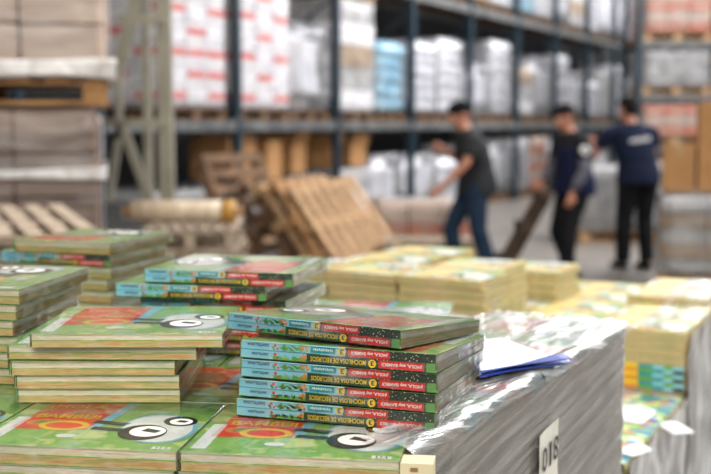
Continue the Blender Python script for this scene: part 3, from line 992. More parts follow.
    remesh_obj(T, 'trousers', trousers, 0.011, root, 4)
    b = MB(); b.loft([pel + V((0, 0, .035)), pel + V((0, 0, .07))], [(.172, .132), (.17, .13)], n=20, hint=(0, 1, 0)); b.build('belt', M_shoe, root, True)
    for n_ in 'lr':
        an = j['an' + n_]; fd = j.get('ft' + n_, V((0, -1, 0))).normalized()
        S2 = MB()
        g = V((an.x, an.y, an.z))
        S2.loft([g - fd * .075 + V((0, 0, -.045)), g + V((0, 0, -.03)), g + fd * .09 + V((0, 0, -.048)), g + fd * .17 + V((0, 0, -.056))], [(.036, .036), (.047, .052), (.052, .038), (.040, .028)], n=14, hint=(0, 0, 1), round_ends=True)
        so2 = remesh_obj(S2, 'shoe', M_shoe, 0.008, root, 2)
        zf = min(v.co.z for v in so2.data.vertices)
        lo = an.z - 0.088
        for v in so2.data.vertices:
            if v.co.z < lo: v.co.z = lo
        so2['_z'] = 0
        del so2['_z']
    return root, H, so

def base_j(**kw):
    J = dict(pelvis=(0, 0, .93), waist=(0, 0, 1.08), chest=(0, 0, 1.27), neck=(0, .01, 1.46), head=(0, -.015, 1.585),
             shl=(-.185, 0, 1.40), shr=(.185, 0, 1.40), ell=(-.23, .02, 1.12), elr=(.23, .02, 1.12), wrl=(-.24, -.05, .88), wrr=(.24, -.05, .88),
             hpl=(-.09, 0, .90), hpr=(.09, 0, .90), knl=(-.10, -.02, .49), knr=(.10, -.02, .49), anl=(-.10, .02, .09), anr=(.10, .02, .09))
    J.update(kw)
    return J

# facing -y locally: rz = -90 deg turns the figure to face -x (left)
V = Vector
# leftmost worker: faces left, arms reaching down and forward
person((1.13, 10.55, 0), R(-82), base_j(pelvis=(0, .03, .93), waist=(0, .02, 1.08), chest=(0, -.02, 1.28), neck=(0, -.07, 1.47), head=(0, -.125, 1.60), face=(0.1, -1, -.25),
       shl=(-.185, -.04, 1.40), shr=(.185, -.04, 1.40), elr=(.23, -.12, 1.14), wrr=(.20, -.30, .93), ell=(-.23, -.06, 1.14), wrl=(-.17, -.20, 1.27),
       hdr=(0, -.75, -.7), hdl=(.2, -.8, .3),
       knl=(-.10, -.16, .50), anl=(-.10, -.10, .09), knr=(.10, .02, .50), anr=(.10, .14, .09)),
       'worker in black beanie, charcoal t-shirt and jeans, facing left, arms reaching out', M_char, M_jean, hair='beanie')
# middle worker: looks down, hand hanging, other holding a wooden board
mid, Hm, so = person((2.07, 10.45, 0), R(-70), base_j(pelvis=(0, .02, .92), chest=(0, -.01, 1.27), neck=(0, -.05, 1.45), head=(0, -.105, 1.57), face=(0, -1, -.55),
       shl=(-.185, -.02, 1.39), shr=(.185, -.02, 1.39), elr=(.22, -.02, 1.10), wrr=(.20, -.13, .87), hdr=(0, -.25, -1), ell=(-.25, -.06, 1.13), wrl=(-.19, -.20, .95), hdl=(0, -.9, -.5),
       knl=(-.09, -.10, .49), anl=(-.09, .06, .09), knr=(.10, -.10, .50), anr=(.10, -.12, .09)),
       'worker in black shirt and navy vest looking down, grey sleeves, a wooden board in hand', M_bshirt, M_btr, sleeve=M_sleeve, vest=M_vest, girth=1.08)
# round white emblem on the sleeve toward the camera
e = MB()
n = 20
c0 = Vector((.268, -.045, 1.27)); 
for rr_, mi in ((0.045, 0),):
    e.add([(c0.x - 0.012 * (1 - (math.cos(6.283 * k / n)) ** 2) * 0, c0.y + rr_ * math.cos(6.283 * k / n), c0.z + rr_ * math.sin(6.283 * k / n)) for k in range(n)] +
          [(c0.x - .03, c0.y + rr_ * math.cos(6.283 * k / n), c0.z + rr_ * math.sin(6.283 * k / n)) for k in range(n)],
          [tuple(range(n)), tuple(range(n, 2 * n))[::-1]] + [(k, (k + 1) % n, n + (k + 1) % n, n + k) for k in range(n)])
e.add([(c0.x + .002, c0.y + 0.018 * math.cos(6.283 * k / 12), c0.z + 0.02 * math.sin(6.283 * k / 12)) for k in range(12)], [tuple(range(12))], 1)
e.build('sleeve_emblem', [M_print, M_bshirt], mid)
# right worker: back to the camera, arms forward
rt, Hr, so = person((2.93, 11.4, 0), R(196), base_j(pelvis=(0, .0, .99), waist=(.02, 0, 1.14), chest=(.05, -.02, 1.34), neck=(.07, -.03, 1.53), head=(.09, -.06, 1.665), face=(0.1, -1, -.2),
       shl=(-.14, -.01, 1.46), shr=(.26, -.01, 1.46), ell=(-.20, -.10, 1.20), wrl=(-.12, -.30, 1.16), elr=(.37, -.12, 1.20), wrr=(.33, -.34, 1.14),
       hpl=(-.09, 0, .96), hpr=(.09, 0, .96), knl=(-.09, -.03, .52), anl=(-.08, .05, .09), knr=(.10, -.05, .52), anr=(.10, -.06, .09)),
       'worker in navy t-shirt with white print across the back, black trousers, back to camera', M_navy, M_btr, hem=.92)
# the white print across the shoulders follows the cloth
me = so.data
pm = MB()
pts = []
def back_y(x, z):
    best = 0
    for v in me.vertices:
        if abs(v.co.x - x) < .02 and abs(v.co.z - z) < .02 and v.co.y > best: best = v.co.y
    return best
xs = [-.025, -.002, .024, .048, .072, .096, .12, .145]
for i, x in enumerate(xs):
    y = back_y(x, 1.36) + .003
    hgt = [.045, .035, .05, .03, .05, .035, .045, .03][i]
    pm.box((x, y, 1.36 - .012 * x / .08), (.017, .004, hgt))
pm.build('back_print', M_print, rt)

# board held by the middle worker
M_dkw = mat('dirty dark wood', rgb(84, 64, 46), 0.9, c2=rgb(56, 42, 30), scale=8, bump=0.3)
bd = empty('broken_pallet', (1.58, 10.72, 0))
tag(bd, 'dark broken pallet section tilted up between two workers, held by the middle one', 'pallet')
for y in (-.16, .16):
    MB().beam((-.14, y, .16), (.26, y, .88), .022, .13, up=(0, 1, 0)).build('board', M_dkw, bd)
for f in (0.06, .5, .94):
    c = Vector((-.14 + .40 * f, 0, .16 + .72 * f))
    MB().beam((c.x, -.22, c.z), (c.x, .22, c.z), .12, .09).build('block', M_dkw, bd)
MB().beam((-.16, 0, .04), (.25, 0, .80), .15, .022, up=(0, 1, 0)).build('board', M_dkw, bd)

# ------------------------------------------------------------------ book bundles
BL, BW, BT = 0.272, 0.235, 0.0257          # bundle of two shrink-wrapped workbooks
MI = [INK_sky, INK_bamboo, INK_teal, INK_yel, INK_red, INK_spot, INK_dkg, INK_navy, INK_white, INK_black, INK_or, INK_gr]
SKY, BAM, TEAL, YEL, RED, SPOT, DKG, NAVY, WHI, BLK, ORG, GRS = range(12)

def spine_print(z0, z1, kind, yel=False):
    mb = MB()
    y = -BW / 2 - 0.0009
    h = z1 - z0
    def X(u): return -BL / 2 + 0.0005 + u * (BL - 0.001)
    def rect(u0, u1, a0, a1, m, k=0):
        yy = y - 0.00012 * k
        mb.add([(X(u0), yy, z0 + a0 * h), (X(u1), yy, z0 + a0 * h), (X(u1), yy, z0 + a1 * h), (X(u0), yy, z0 + a1 * h)], [(0, 1, 2, 3)], m)
    def oval(u, a, ru, ra, m, k=1):
        yy = y - 0.00012 * k
        cx, cz = X(u), z0 + a * h
        mb.add([(cx + ru * math.cos(t * math.pi / 9), yy, cz + ra * math.sin(t * math.pi / 9)) for t in range(18)], [tuple(range(18))], m)
    def txt(s, u0, u1, a0, a1, m, k=2, bold=0.02):
        yy = y - 0.00012 * k
        mb.text(s, ((X(u0) + X(u1)) / 2, yy, z0 + (a0 + a1) / 2 * h), (-1, 0, 0), (0, 0, -1), X(u1) - X(u0), (a1 - a0) * h, m, bold)
    def leaf(u, a, du, da, wd, m):
        yy = y - 0.00014
        p = Vector((X(u), yy, z0 + a * h)); q = Vector((X(u + du), yy, z0 + (a + da) * h))
        d = q - p; nrm = Vector((-d.z, 0, d.x)).normalized() * wd
        mb.add([p, p + d * .4 + nrm, q, p + d * .4 - nrm], [(0, 1, 2, 3)], m)
    rnd = random.Random(5 if kind == 'upper' else 9)
    if kind == 'upper':
        rect(0, .17, 0, 1, SKY); rect(.17, .40, 0, 1, SKY); rect(.40, .80, 0, 1, BAM)
        rect(.80, 1, 0, 1, SPOT); rect(0.0, .4, 0, .07, TEAL, 1)
        rect(.55, .80, 0, 1, SPOT, 1)
        rect(.37, .50, .16, .86, TEAL, 2); rect(.565, .775, .05, .92, RED, 2)
        txt('SANTILLANA', .03, .15, .44, .80, NAVY, 2, .035)
        txt('¡HOLA, soy BAMBÚ!', .58, .765, .22, .78, WHI, 3, .03)
        for q_ in range(11):
            rect(.385 + q_ * .0095, .391 + q_ * .0095, .42 + .05 * (q_ % 3 == 0), .66 + .06 * (q_ % 2), WHI, 3)
        oval(.532, .5, .0058, h * .46, YEL, 3); txt('3', .522, .542, .2, .8, BLK, 4, .03)
    else:
        rect(0, .17, 0, 1, SKY); rect(.17, .35, 0, 1, SKY); rect(.35, .68, 0, 1, DKG); rect(.68, .955, 0, 1, SPOT)
        rect(.17, .35, 0, .45, GRS, 1); rect(0, .17, 0, .22, BAM, 1); rect(.955, 1, 0, 1, GRS); rect(0, .36, 0, .12, DKG, 2)
        rect(.72, .945, .08, .94, RED, 2)
        txt('SANTILLANA', .055, .145, .46, .76, NAVY, 2, .03)
        txt('MOCHILOSA DE RECURSOS', .37, .655, .24, .78, YEL, 2, .02)
        txt('¡HOLA, soy BAMBÚ!', .735, .935, .24, .80, WHI, 3, .03)
        oval(.688, .5, .0055, h * .45, YEL, 3); txt('3', .679, .697, .22, .78, BLK, 4, .03)
    for i in range(18):
        leaf(rnd.uniform(.18, .36), rnd.uniform(-.0, .30), rnd.uniform(-.05, .05), rnd.uniform(.35, .65), .0017, [GRS, GRS, BAM][i % 3])
    for i in range(4):
        leaf(rnd.uniform(.31, .35), rnd.uniform(.1, .5), rnd.uniform(-.015, .02), .5, .0022, ORG)
    oval(.182, .68, .0022, .0022, RED, 2); oval(.195, .3, .0016, .0016, RED, 2)
    return mb

def book(root, z0, z1, kind, pm, cm, dx=0.0, lettered=True, ym=False):
    ct = 0.0005
    mb = MB()
    mb.box((dx, 0.0004, (z0 + z1) / 2), (BL - 0.002, BW - 0.002, z1 - z0 - 2 * ct))
    b = mb.build('book', pm, root)
    c = MB()
    c.box((dx, 0, z1 - ct / 2), (BL, BW, ct), 0); c.box((dx, 0, z0 + ct / 2), (BL, BW, ct), 0)
    c.box((dx, -BW / 2 - 0.0003, (z0 + z1) / 2), (BL, ct, z1 - z0), 0)
    if kind == 'upper':
        # front cover: title block, strip, pale oval ornament
        zt = z1 + 0.00012
        def P(u, v, k): return (-BL / 2 + u * BL + dx, -BW / 2 + v * BW, zt + 0.00012 * k)
        def quad(pts, m, k): c.add([P(u, v, k) for u, v in pts], [tuple(range(len(pts)))], m)
        def ov(u, v, ru, rv, m, k, ang=0):
            pts = []
            for t in range(24):
                a = t * math.pi / 12
                x, y = ru * math.cos(a), rv * math.sin(a)
                pts.append((u + x * math.cos(ang) - y * math.sin(ang), v + x * math.sin(ang) + y * math.cos(ang)))
            quad(pts, m, k)
        quad([(.51, .02), (.90, .06), (.93, .70), (.545, .66)], 1, 1)
        quad([(.90, .45), (.97, .45), (.97, .93), (.90, .93)], 3, 1)
        quad([(.44, .02), (.50, .02), (.545, .62), (.49, .62)], 2, 1)
        quad([(.04, .93), (.13, .93), (.13, .975), (.04, .975)], 3, 1)
        for (u, v) in ((.06, 0), (.085, 0), (.105, 0)):
            quad([(u, .935), (u + .006, .935), (u + .006, .965), (u, .965)], 4, 2)
        ov(.20, .58, .19, .30, 2, 2, .2); ov(.205, .585, .172, .275, 3, 3, .2)
        ov(.255, .68, .118, .155, 4, 4, .1); ov(.235, .660, .088, .105, 3, 5, .1); quad([(.17, .64), (.25, .60), (.27, .66), (.19, .69)], 4, 6)
        ov(.13, .43, .085, .105, 4, 4, .3); ov(.125, .44, .058, .066, 3, 5, .3); quad([(.09, .42), (.14, .41), (.15, .45), (.10, .46)], 4, 6)
        quad([(.36, .50), (.55, .47), (.56, .53), (.38, .57)], 4, 3)
        quad([(.37, .62), (.52, .60), (.53, .66), (.38, .68)], 4, 3)
        ov(.68, .60, .13, .10, 5, 2); ov(.60, .80, .05, .035, 3, 2); ov(.68, .60, .095, .06, 1, 3)
        if lettered:
            o1 = P(.73, .20, 3); c.text('¡HOLA,', o1, (0, .0, 0) if False else (-1, 0, 0), (0, -1, 0), .085, .020, 5, .02)
            o1 = P(.72, .40, 3); c.text('BAMBÚ!', o1, (-1, 0, 0), (0, -1, 0), .09, .026, 5, .02)
    c.build('cover', [cm, INK_redm if not ym else mat('ink soft orange', rgb(210, 168, 112), 0.35, c2=rgb(190, 190, 128), scale=30), INK_sky, INK_white, INK_black, INK_yel], b, keep=True)
    if lettered:
        s = spine_print(z0, z1, kind)
        so_ = s.build('spine_print', MI, b, keep=True)
        so_.location.x = dx
    else:
        s = MB(); y = -BW / 2 - 0.0009
        cols_ = [RED, YEL, TEAL, SKY, GRS, SKY] if kind == 'upper' else [DKG, ORG, GRS, TEAL, SKY, DKG]
        us = [0, .28, .50, .66, .78, .88, 1]
        for q in range(6):
            x0 = -BL / 2 + us[q] * BL; x1 = -BL / 2 + us[q + 1] * BL
            s.add([(x0, y, z0), (x1, y, z0), (x1, y, z1), (x0, y, z1)], [(0, 1, 2, 3)], cols_[q])
        s.build('spine_print', MI, b, keep=True)
    return b

def wrap_mesh(seed):
    bm = bmesh.new()
    bmesh.ops.create_cube(bm, size=1)
    bmesh.ops.scale(bm, vec=(BL + 0.0035, BW + 0.005, BT - 0.0002), verts=bm.verts)
    bmesh.ops.bevel(bm, geom=list(bm.edges), offset=0.0018, segments=2, affect='EDGES')
    bmesh.ops.subdivide_edges(bm, edges=[e for e in bm.edges if e.calc_length() > .1], cuts=14, use_grid_fill=True)
    for v in bm.verts:
        q = noise.noise(Vector((v.co.x * 60, v.co.y * 60, seed * 9 + v.co.z * 30)))
        if abs(v.co.x) > BL / 2 or abs(v.co.y) > BW / 2:
            v.co.x += 0.0008 * q * (1 if v.co.x > 0 else -1)
            v.co.y += 0.0006 * q
    bmesh.ops.translate(bm, vec=(0, 0, BT / 2), verts=bm.verts)
    me = bpy.data.meshes.new('plastic_wrap'); bm.to_mesh(me); bm.free()
    me.materials.append(F_shrink)
    return me
WM = wrap_mesh(1)
WEDGE = 0.20
BUN = {}
def bundle_proto(var):
    root = empty('book_bundle')
    hh = BT / 2
    if var == 'green':
        book(root, 0.0003, hh - .0002, 'lower', pg_warm, INK_leaf, 0.0)
        book(root, hh + .0002, BT - 0.0008, 'upper', pg_green, INK_leaf, 0.0)
    elif var == 'mosaic':
        book(root, 0.0003, hh - .0002, 'lower', pg_warm, INK_mos, 0.0, False)
        book(root, hh + .0002, BT - 0.0008, 'lower', pg_green, INK_mos, 0.0, False)
    elif var == 'left':      # seen on the left stacks: warmer page edges
        book(root, 0.0003, hh - .0002, 'lower', pg_warm, INK_leaf, 0.0)
        book(root, hh + .0002, BT - 0.0008, 'upper', pg_green, INK_leaf, 0.0)
    else:
        book(root, 0.0003, hh - .0002, 'lower', pg_cream, INK_leaf2, 0.0, False, True)
        book(root, hh + .0002, BT - 0.0008, 'upper', pg_cream, INK_leaf2, 0.0, False, True)
    if var not in ('yellow', 'mosaic'):
        w = bpy.data.objects.new('plastic_wrap', WM if var != 'green' else WM.copy()); col.objects.link(w); w.parent = root
    if var == 'green':       # the folded spines are thicker than the fore-edges, so the bundle is a slight wedge
        for ob in bpy.data.objects:
            if ob.type == 'MESH' and (ob.parent == root or (ob.parent and ob.parent.parent == root)):
                for v in ob.data.vertices:
                    v.co.z *= 1 - WEDGE * min(1, max(0, (v.co.y + BW / 2) / BW))
    return root
def bundle(c, rz, var, label, group=None, sz=1.0, sy=1.0, sx=1.0, rx=0.0):
    if var not in BUN:
        BUN[var] = bundle_proto(var)
        o = BUN[var]
    else:
        o = copy_tree(BUN[var])
    o.location = c
    o.rotation_euler = (rx, 0, rz)
    o.scale = (sx, sy, sz)
    tag(o, label, 'books', group)
    return o

ORD = ['topmost', 'second from the top', 'third from the top', 'fourth from the top', 'fifth from the top', 'sixth from the top', 'seventh from the top', 'eighth from the top', 'ninth from the top']
def stack(corner, ang, n, var, desc, z0, group, T=BT, front='L', jit=None, spine='front', seed=0, sy=1.0, sx=1.0):
    """corner = front right corner seen from the camera, ang = turn of the front edge (radians, ccw)"""
    rnd = random.Random(seed + 100)
    for k in range(n):
        idx = n - 1 - k                      # 0 = top
        dx = dy = da = 0; fr = front; sp = spine
        if jit and idx in jit:
            q = jit[idx]
            dx, dy, da = q[0], q[1], R(q[2])
            if len(q) > 3: fr = q[3]
            if len(q) > 4: sp = q[4]
        else:
            dx = rnd.uniform(-.002, .002); dy = rnd.uniform(-.002, .002); da = R(rnd.uniform(-.7, .7))
        a = ang + da
        e1 = Vector((math.cos(a), math.sin(a), 0)); e2 = Vector((-math.sin(a), math.cos(a), 0))
        w, d = (BL, BW) if fr == 'L' else (BW, BL)
        c = Vector((corner[0], corner[1], 0)) - e1 * (w * sx / 2) + e2 * (d * sy / 2) + e1 * dx + e2 * dy
        rot = a + {('L', 'front'): 0, ('L', 'back'): math.pi, ('W', 'right'): math.pi / 2, ('W', 'left'): -math.pi / 2}.get((fr, sp), math.pi / 2)
        tilt = 0.0; zc = z0 + k * T
        if var == 'green':
            tilt = -k * math.atan(WEDGE * T / (BW * sy))
            zc += math.sin(tilt) * BW * sy / 2
        bundle((c.x, c.y, zc), rot, var, 'pair of workbooks %s, %s' % (desc, ORD[idx]), group, T / BT * 0.97, sy, sx, tilt)

Z0 = 1.10
# main stack, spines to the camera
mc = gp(434, 433, Z0)
ml = gp(240, 416, Z0)
mang = math.atan2(mc.y - ml.y, mc.x - ml.x)
stack(mc, mang, 5, 'green', 'in the sharp front stack, spines facing us', Z0 + .0006, 'sharp front stack of books',
      T=.0262, sy=1.12, sx=1.03, jit={0: (-.052, .004, -12), 1: (.002, 0, -2.6), 2: (.003, .001, -2.2), 3: (.002, -.0005, -1.4), 4: (.001, 0, 0)})
# left centre stack, page edges to the camera
bc = gp(180, 403, Z0)
stack(bc, 0.0, 5, 'left', 'in left centre stack, page edges facing us', Z0 + .0006, 'left centre stack of books', T=.0212, front='W', spine='left',
      jit={0: (.065, -.018, 0.5, 'L', 'back'), 1: (.026, -.004, -1, 'L', 'back'), 2: (-.005, -.010, 0, 'W', 'left'), 3: (.0, -.004, 0, 'W', 'left'), 4: (.0, 0, 0, 'W', 'left')})
# stack behind it, spines to the camera
cr_ = gp(292, 274, 1.247); cl_ = gp(134, 269, 1.247)
stack(cr_, math.atan2(cr_.y - cl_.y, cr_.x - cl_.x), 6, 'left', 'in stack behind left centre one, spines facing us', Z0 + .0006, 'stack behind the left centre one', T=.0247,
      jit={1: (-.046, -.004, 2), 2: (-.015, .01, -2), 3: (-.02, .006, 0)})
# far left back stack
dc = gp(95, 243, 1.255)
stack(dc + Vector((.03, .0, 0)), R(-19), 6, 'left', 'in tall back-left stack', Z0 + .0006, 'back-left stack of books', T=.0258, front='W', spine='left',
      jit={0: (0, 0, 0, 'W', 'left'), 1: (-.002, 0.004, -1, 'L', 'front'), 3: (-.01, .004, 1, 'W', 'left')})
# stack at the left edge
ec = gp(8, 290, 1.25)
stack(ec + Vector((.012, .01, 0)), R(-9), 6, 'left', 'in the stack cut by the left edge', Z0 + .0006, 'left edge stack of books', T=.025, front='W', spine='left',
      jit={1: (-.006, .003, 1.5), 2: (-.012, .004, 2), 4: (-.02, 0, -1), 5: (-.01, 0, 0)})

# ------------------------------------------------------------------ wrapped pallet in front
O = Vector((.053, 1.284, 0)); e1 = Vector((-.99, .14, 0)).normalized(); e2 = Vector((.14, .99, 0)).normalized()
rang = math.atan2(-e1.y, -e1.x)
R0 = Vector((.069, 1.325, 0)); S1 = Vector((.487, .873, 0)).normalized(); S2 = Vector((-.873, .487, 0)).normalized()
R1 = R0 + S1 * .965
ZT = Z0 - BT
GRP = 'top layer of the wrapped pallet in front'
G = .0045
def flat(a, b, layer, desc, spine='back'):
    c = O + e1 * a + e2 * b
    ctr = c + e1 * (BL / 2) + e2 * (BW / 2)
    bundle((ctr.x, ctr.y, Z0 - BT * (layer + 1) + .0002), rang + (math.pi if spine == 'back' else 0), 'left', desc, GRP if False else None)
rows = [(0, 0.0, 3), (1, .165, 2), (2, .078, 3), (3, .0, 4), (4, .0, 4)]
rown = ['front', 'second', 'middle', 'fourth', 'back']
coln = ['rightmost', 'second from the right', 'third from the right', 'leftmost']
for (r, a0, nc) in rows:
    for i in range(nc):
        flat(a0 + i * (BL + G), r * (BW + G + .001), 0, 'workbook pair in top layer of front pallet, %s row, %s' % (rown[r], coln[i]))
for i in range(3):
    for l in (1, 2):
        flat(0.004 * l + i * (BL + G), .002 * l, l, 'workbooks in front face of near pallet, %s, %s' % (['', 'just under the top layer', 'two layers down'][l], coln[i]))
# strip along the right edge
sa = math.atan2(S1.y, S1.x)
for i, (s0, ln, wd, rt_) in enumerate(((.18, BL, BW, 0), (.18 + BL + G, BL, BW, 0), (.18 + 2 * (BL + G), BW, BL, 90))):
    c = R0 + S1 * (s0 + ln / 2) + S2 * (wd / 2 + .006)
    bundle((c.x, c.y, Z0 - BT + .0002), sa + R(rt_), 'left', 'workbook pair under film along right edge of 018 pallet, %s' % ['nearest', 'middle one', 'farthest'][i])

ld = empty('wrapped_book_pallet', (0, 1.9, 0))
tag(ld, 'big pallet of books in clear stretch film with a paper reading 018', 'pallet load')
def rel(v, o=Vector((0, 1.9, 0))): return (v[0] - o.x, v[1] - o.y)
Lf = O + e1 * .86
core_up = [O + e2 * (BW + .004) , R0 + S1 * .15 + S2 * .012, R1 + S2 * .006, R1 + S2 * .33 + S1 * .0, Vector((-.08, 2.50, 0)), Vector((-1.05, 2.62, 0)), O + e1 * .86 + e2 * (BW + .004)]
core_lo = [O + e2 * .004 + e1 * .012, O + e2 * .04 - e1 * .002, R0 + S1 * .03 + S2 * .012, R1 + S2 * .006, R1 + S2 * .33, Vector((-.08, 2.50, 0)), Vector((-1.05, 2.62, 0)), O + e1 * .86]
core_lo = [Vector(v) for v in core_lo]
mb = MB()
mb.prism([rel(v) for v in core_up], 1.0218, Z0 - BT - .0003)
mb.prism([rel(v) for v in core_lo], 0.146, 1.0216)
mb.build('stacked_books', pg_card, ld)
# pallet beneath
mb = MB()
for i in range(8):
    p = R0 + S1 * (-.16 + i * .15) + S2 * .03
    q = p + S2 * 1.05
    mb.beam((p.x, p.y - 1.9, .133), (q.x, q.y - 1.9, .133), .1, .022)
for s in (.03, .5, 1.0):
    p = R0 + S1 * -.16 + S2 * (s + .03); q = p + S1 * 1.1
    mb.beam((p.x, p.y - 1.9, .062), (q.x, q.y - 1.9, .062), .1, .12)
mb.build('wooden_base', M_wood, ld)

def film_sheet(P_of, us, vs, wr, name, m, parent, seed=0, off=Vector((0, 0, 0)), usc=1.0, vsc=1.0):
    verts = []; uvs = []
    nu, nv = len(us), len(vs)
    for i, u in enumerate(us):
        for j, v in enumerate(vs):
            p, n = P_of(u, v)
            q = noise.noise(Vector((u * 7 * usc + v * 5, v * 32 * vsc - u * 6, seed))) + 0.5 * noise.noise(Vector((u * 16, v * 90 * vsc, seed + 3)))
            verts.append(tuple(p + n * (wr * (q * .5 + .5)) - off)); uvs.append((u, v))
    fs = [(i * nv + j, (i + 1) * nv + j, (i + 1) * nv + j + 1, i * nv + j + 1) for i in range(nu - 1) for j in range(nv - 1)]
    me = bpy.data.meshes.new(name); me.from_pydata(verts, [], fs)
    uvl = me.uv_layers.new(name='UVMap')
    for p in me.polygons:
        p.use_smooth = True
        for li in p.loop_indices:
            uvl.data[li].uv = uvs[me.loops[li].vertex_index]
    me.materials.append(m)
    o = bpy.data.objects.new(name, me); col.objects.link(o)
    if parent: o.parent = parent
    return o
def frange(a, b, n): return [a + (b - a) * i / (n - 1) for i in range(n)]
# right face; then over the edge onto the top
def side(u, v):
    # u along the edge (0..0.965 then around the far corner), v height
    rr = .03
    if u <= .965 - rr:
        p = R0 + S1 * u; n = -S2
    elif u <= .965 - rr + rr * 1.57:
        t = (u - (.965 - rr)) / rr
        c = R0 + S1 * (.965 - rr) + S2 * rr
        p = c - S2 * rr * math.cos(t) + S1 * rr * math.sin(t); n = (-S2 * math.cos(t) + S1 * math.sin(t))
    else:
        d = u - (.965 - rr + rr * 1.57)
        p = R1 + S2 * (rr + d); n = S1
    p = p + n * .004
    return Vector((p.x, p.y, v)), n
offv = Vector((0, 1.9, 0))
film_sheet(side, frange(-.0, 1.25, 90), frange(.15, Z0 - .004, 110), .006, 'stretch_film', F_wrap, ld, 1, offv, 1, 1)
def over(u, v):
    # v 0 at the shoulder, increasing inwards
    r = .014
    b = R0 + S1 * u
    if v < r * 1.57:
        t = v / r
        p = b + S2 * (r - r * math.cos(t)) - S2 * .004; n = (-S2 * math.cos(t) + Vector((0, 0, 1)) * math.sin(t))
        return Vector((p.x, p.y, Z0 - .006 - .006 + r * math.sin(t) + .0015)), n
    d = v - r * 1.57
    p = b + S2 * (r + d - .004)
    return Vector((p.x, p.y, Z0 - .012 + r + .002)), Vector((0, 0, 1))
film_sheet(over, frange(-.01, .47, 70), frange(0, .078, 40), .007, 'folded_film', F_top, ld, 4, offv, 1.2, 1.3)
film_sheet(over, frange(.47, .985, 70), frange(0, .30, 80), .008, 'folded_film', F_top, ld, 6, offv, 1.0, .8)
# film lying over the back of the top, and down the near face
def topback(u, v):
    p = R1 + S2 * (.30 + u) - S1 * v * 1.0 + Vector((0, 0, 0))
    return Vector((p.x, p.y, Z0 + .0035)), Vector((0, 0, 1))
film_sheet(topback, frange(0, .50, 60), frange(.06, .20, 30), .007, 'folded_film', F_top, ld, 9, offv)
# white carton corner guard under the film
mb = MB()
g0 = R0 + S1 * -.008 + S2 * -.001
c = g0 + S2 * .018 + S1 * .03
Mx = Matrix.Rotation(rang, 3, 'Z')
mb = MB(); mb.box((.0755, 1.296 - 1.9, 1.052), (.040, .036, .092), 0, Mx)
mb.box((.070, 1.2775 - 1.9, 1.091), (.009, .002, .004), 1, Mx)
mb.build('corner_guard', [M_cardw, M_cardd], ld)

# label sheet with its number
def facep(u, z, out):
    p = R0 + S1 * u - S2 * out
    return Vector((p.x, p.y - 1.9, z))
lu0, lu1 = .430, .520
mb = MB()
us = frange(lu0, lu1, 10); zs = frange(.80, 1.012, 14)
vv = []
for u in us:
    for z in zs:
        vv.append(facep(u, z + (u - lu0) * .10, .0135 + .002 * noise.noise(Vector((u * 60, z * 40, 1)))))
mb.add(vv, [(i * 14 + j, (i + 1) * 14 + j, (i + 1) * 14 + j + 1, i * 14 + j + 1) for i in range(9) for j in range(13)])
lab = mb.build('paper_label', mat('label paper', rgb(214, 212, 200), 0.5, c2=rgb(200, 198, 184), scale=10), ld, True, keep=True)
mb = MB()
for i, ch in enumerate('018'):
    o_ = facep(lu0 + .017 + i * .0265, .970 + .0030 * i, .0172)
    mb.text(ch, o_, S1 * 1.0 + Vector((0, 0, .08)), Vector((0, 0, 1)) , .021 if ch != '1' else .010, .040, 0, .01)
mb.build('digits', mat('black marker ink', rgb(26, 26, 28), 0.5), lab, keep=True)

# papers in a blue folder on the pallet top
fo = empty('document_folder', (.26, 1.82, Z0 + .0135))
tag(fo, 'blue folder with white papers lying on the film behind the sharp book stack', 'folder')
def sheetpoly(pts, z, th, m, name, curl=0.0):
    mb = MB(); N = 10
    vs = []
    a, b, c, d = [Vector((p[0] - .26, p[1] - 1.82, 0)) for p in pts]
    for i in range(N + 1):
        for j in range(N + 1):
            s, t = i / N, j / N
            p = (a * (1 - s) + b * s) * (1 - t) + (d * (1 - s) + c * s) * t
            p.z = z + curl * (s ** 3) + 0.002 * math.sin(s * 5 + t * 3)
            vs.append(p)
    fs = [(i * (N + 1) + j, (i + 1) * (N + 1) + j, (i + 1) * (N + 1) + j + 1, i * (N + 1) + j + 1) for i in range(N) for j in range(N)]
    mb.add(vs, fs)
    o = mb.build(name, m, fo, True)
    so = o.modifiers.new('s', 'SOLIDIFY'); so.thickness = th; so.offset = -1
    return o
A_ = gp(480, 381, Z0 + .008); B_ = gp(574, 364, Z0 + .008); C_ = gp(500, 345, Z0 + .008); D_ = gp(440, 352, Z0 + .008)
M_bfold = mat('blue folder card', rgb(34, 62, 150), 0.4, c2=rgb(28, 52, 128), scale=8)
sheetpoly([A_, B_, C_, D_], .000, .0012, M_bfold, 'folder_back')
sheetpoly([A_ + Vector((-.0, .012, 0)), B_ + Vector((-.03, .004, 0)), C_, D_], .0055, .003, mat('white paper', rgb(236, 238, 240), 0.6, c2=rgb(226, 229, 234), scale=4), 'papers')
sheetpoly([A_ + Vector((0, -.002, 0)), B_, B_ + Vector((-.02, .016, 0)), A_ + Vector((.0, .010, 0))], .0075, .0012, M_bfold, 'folder_flap')

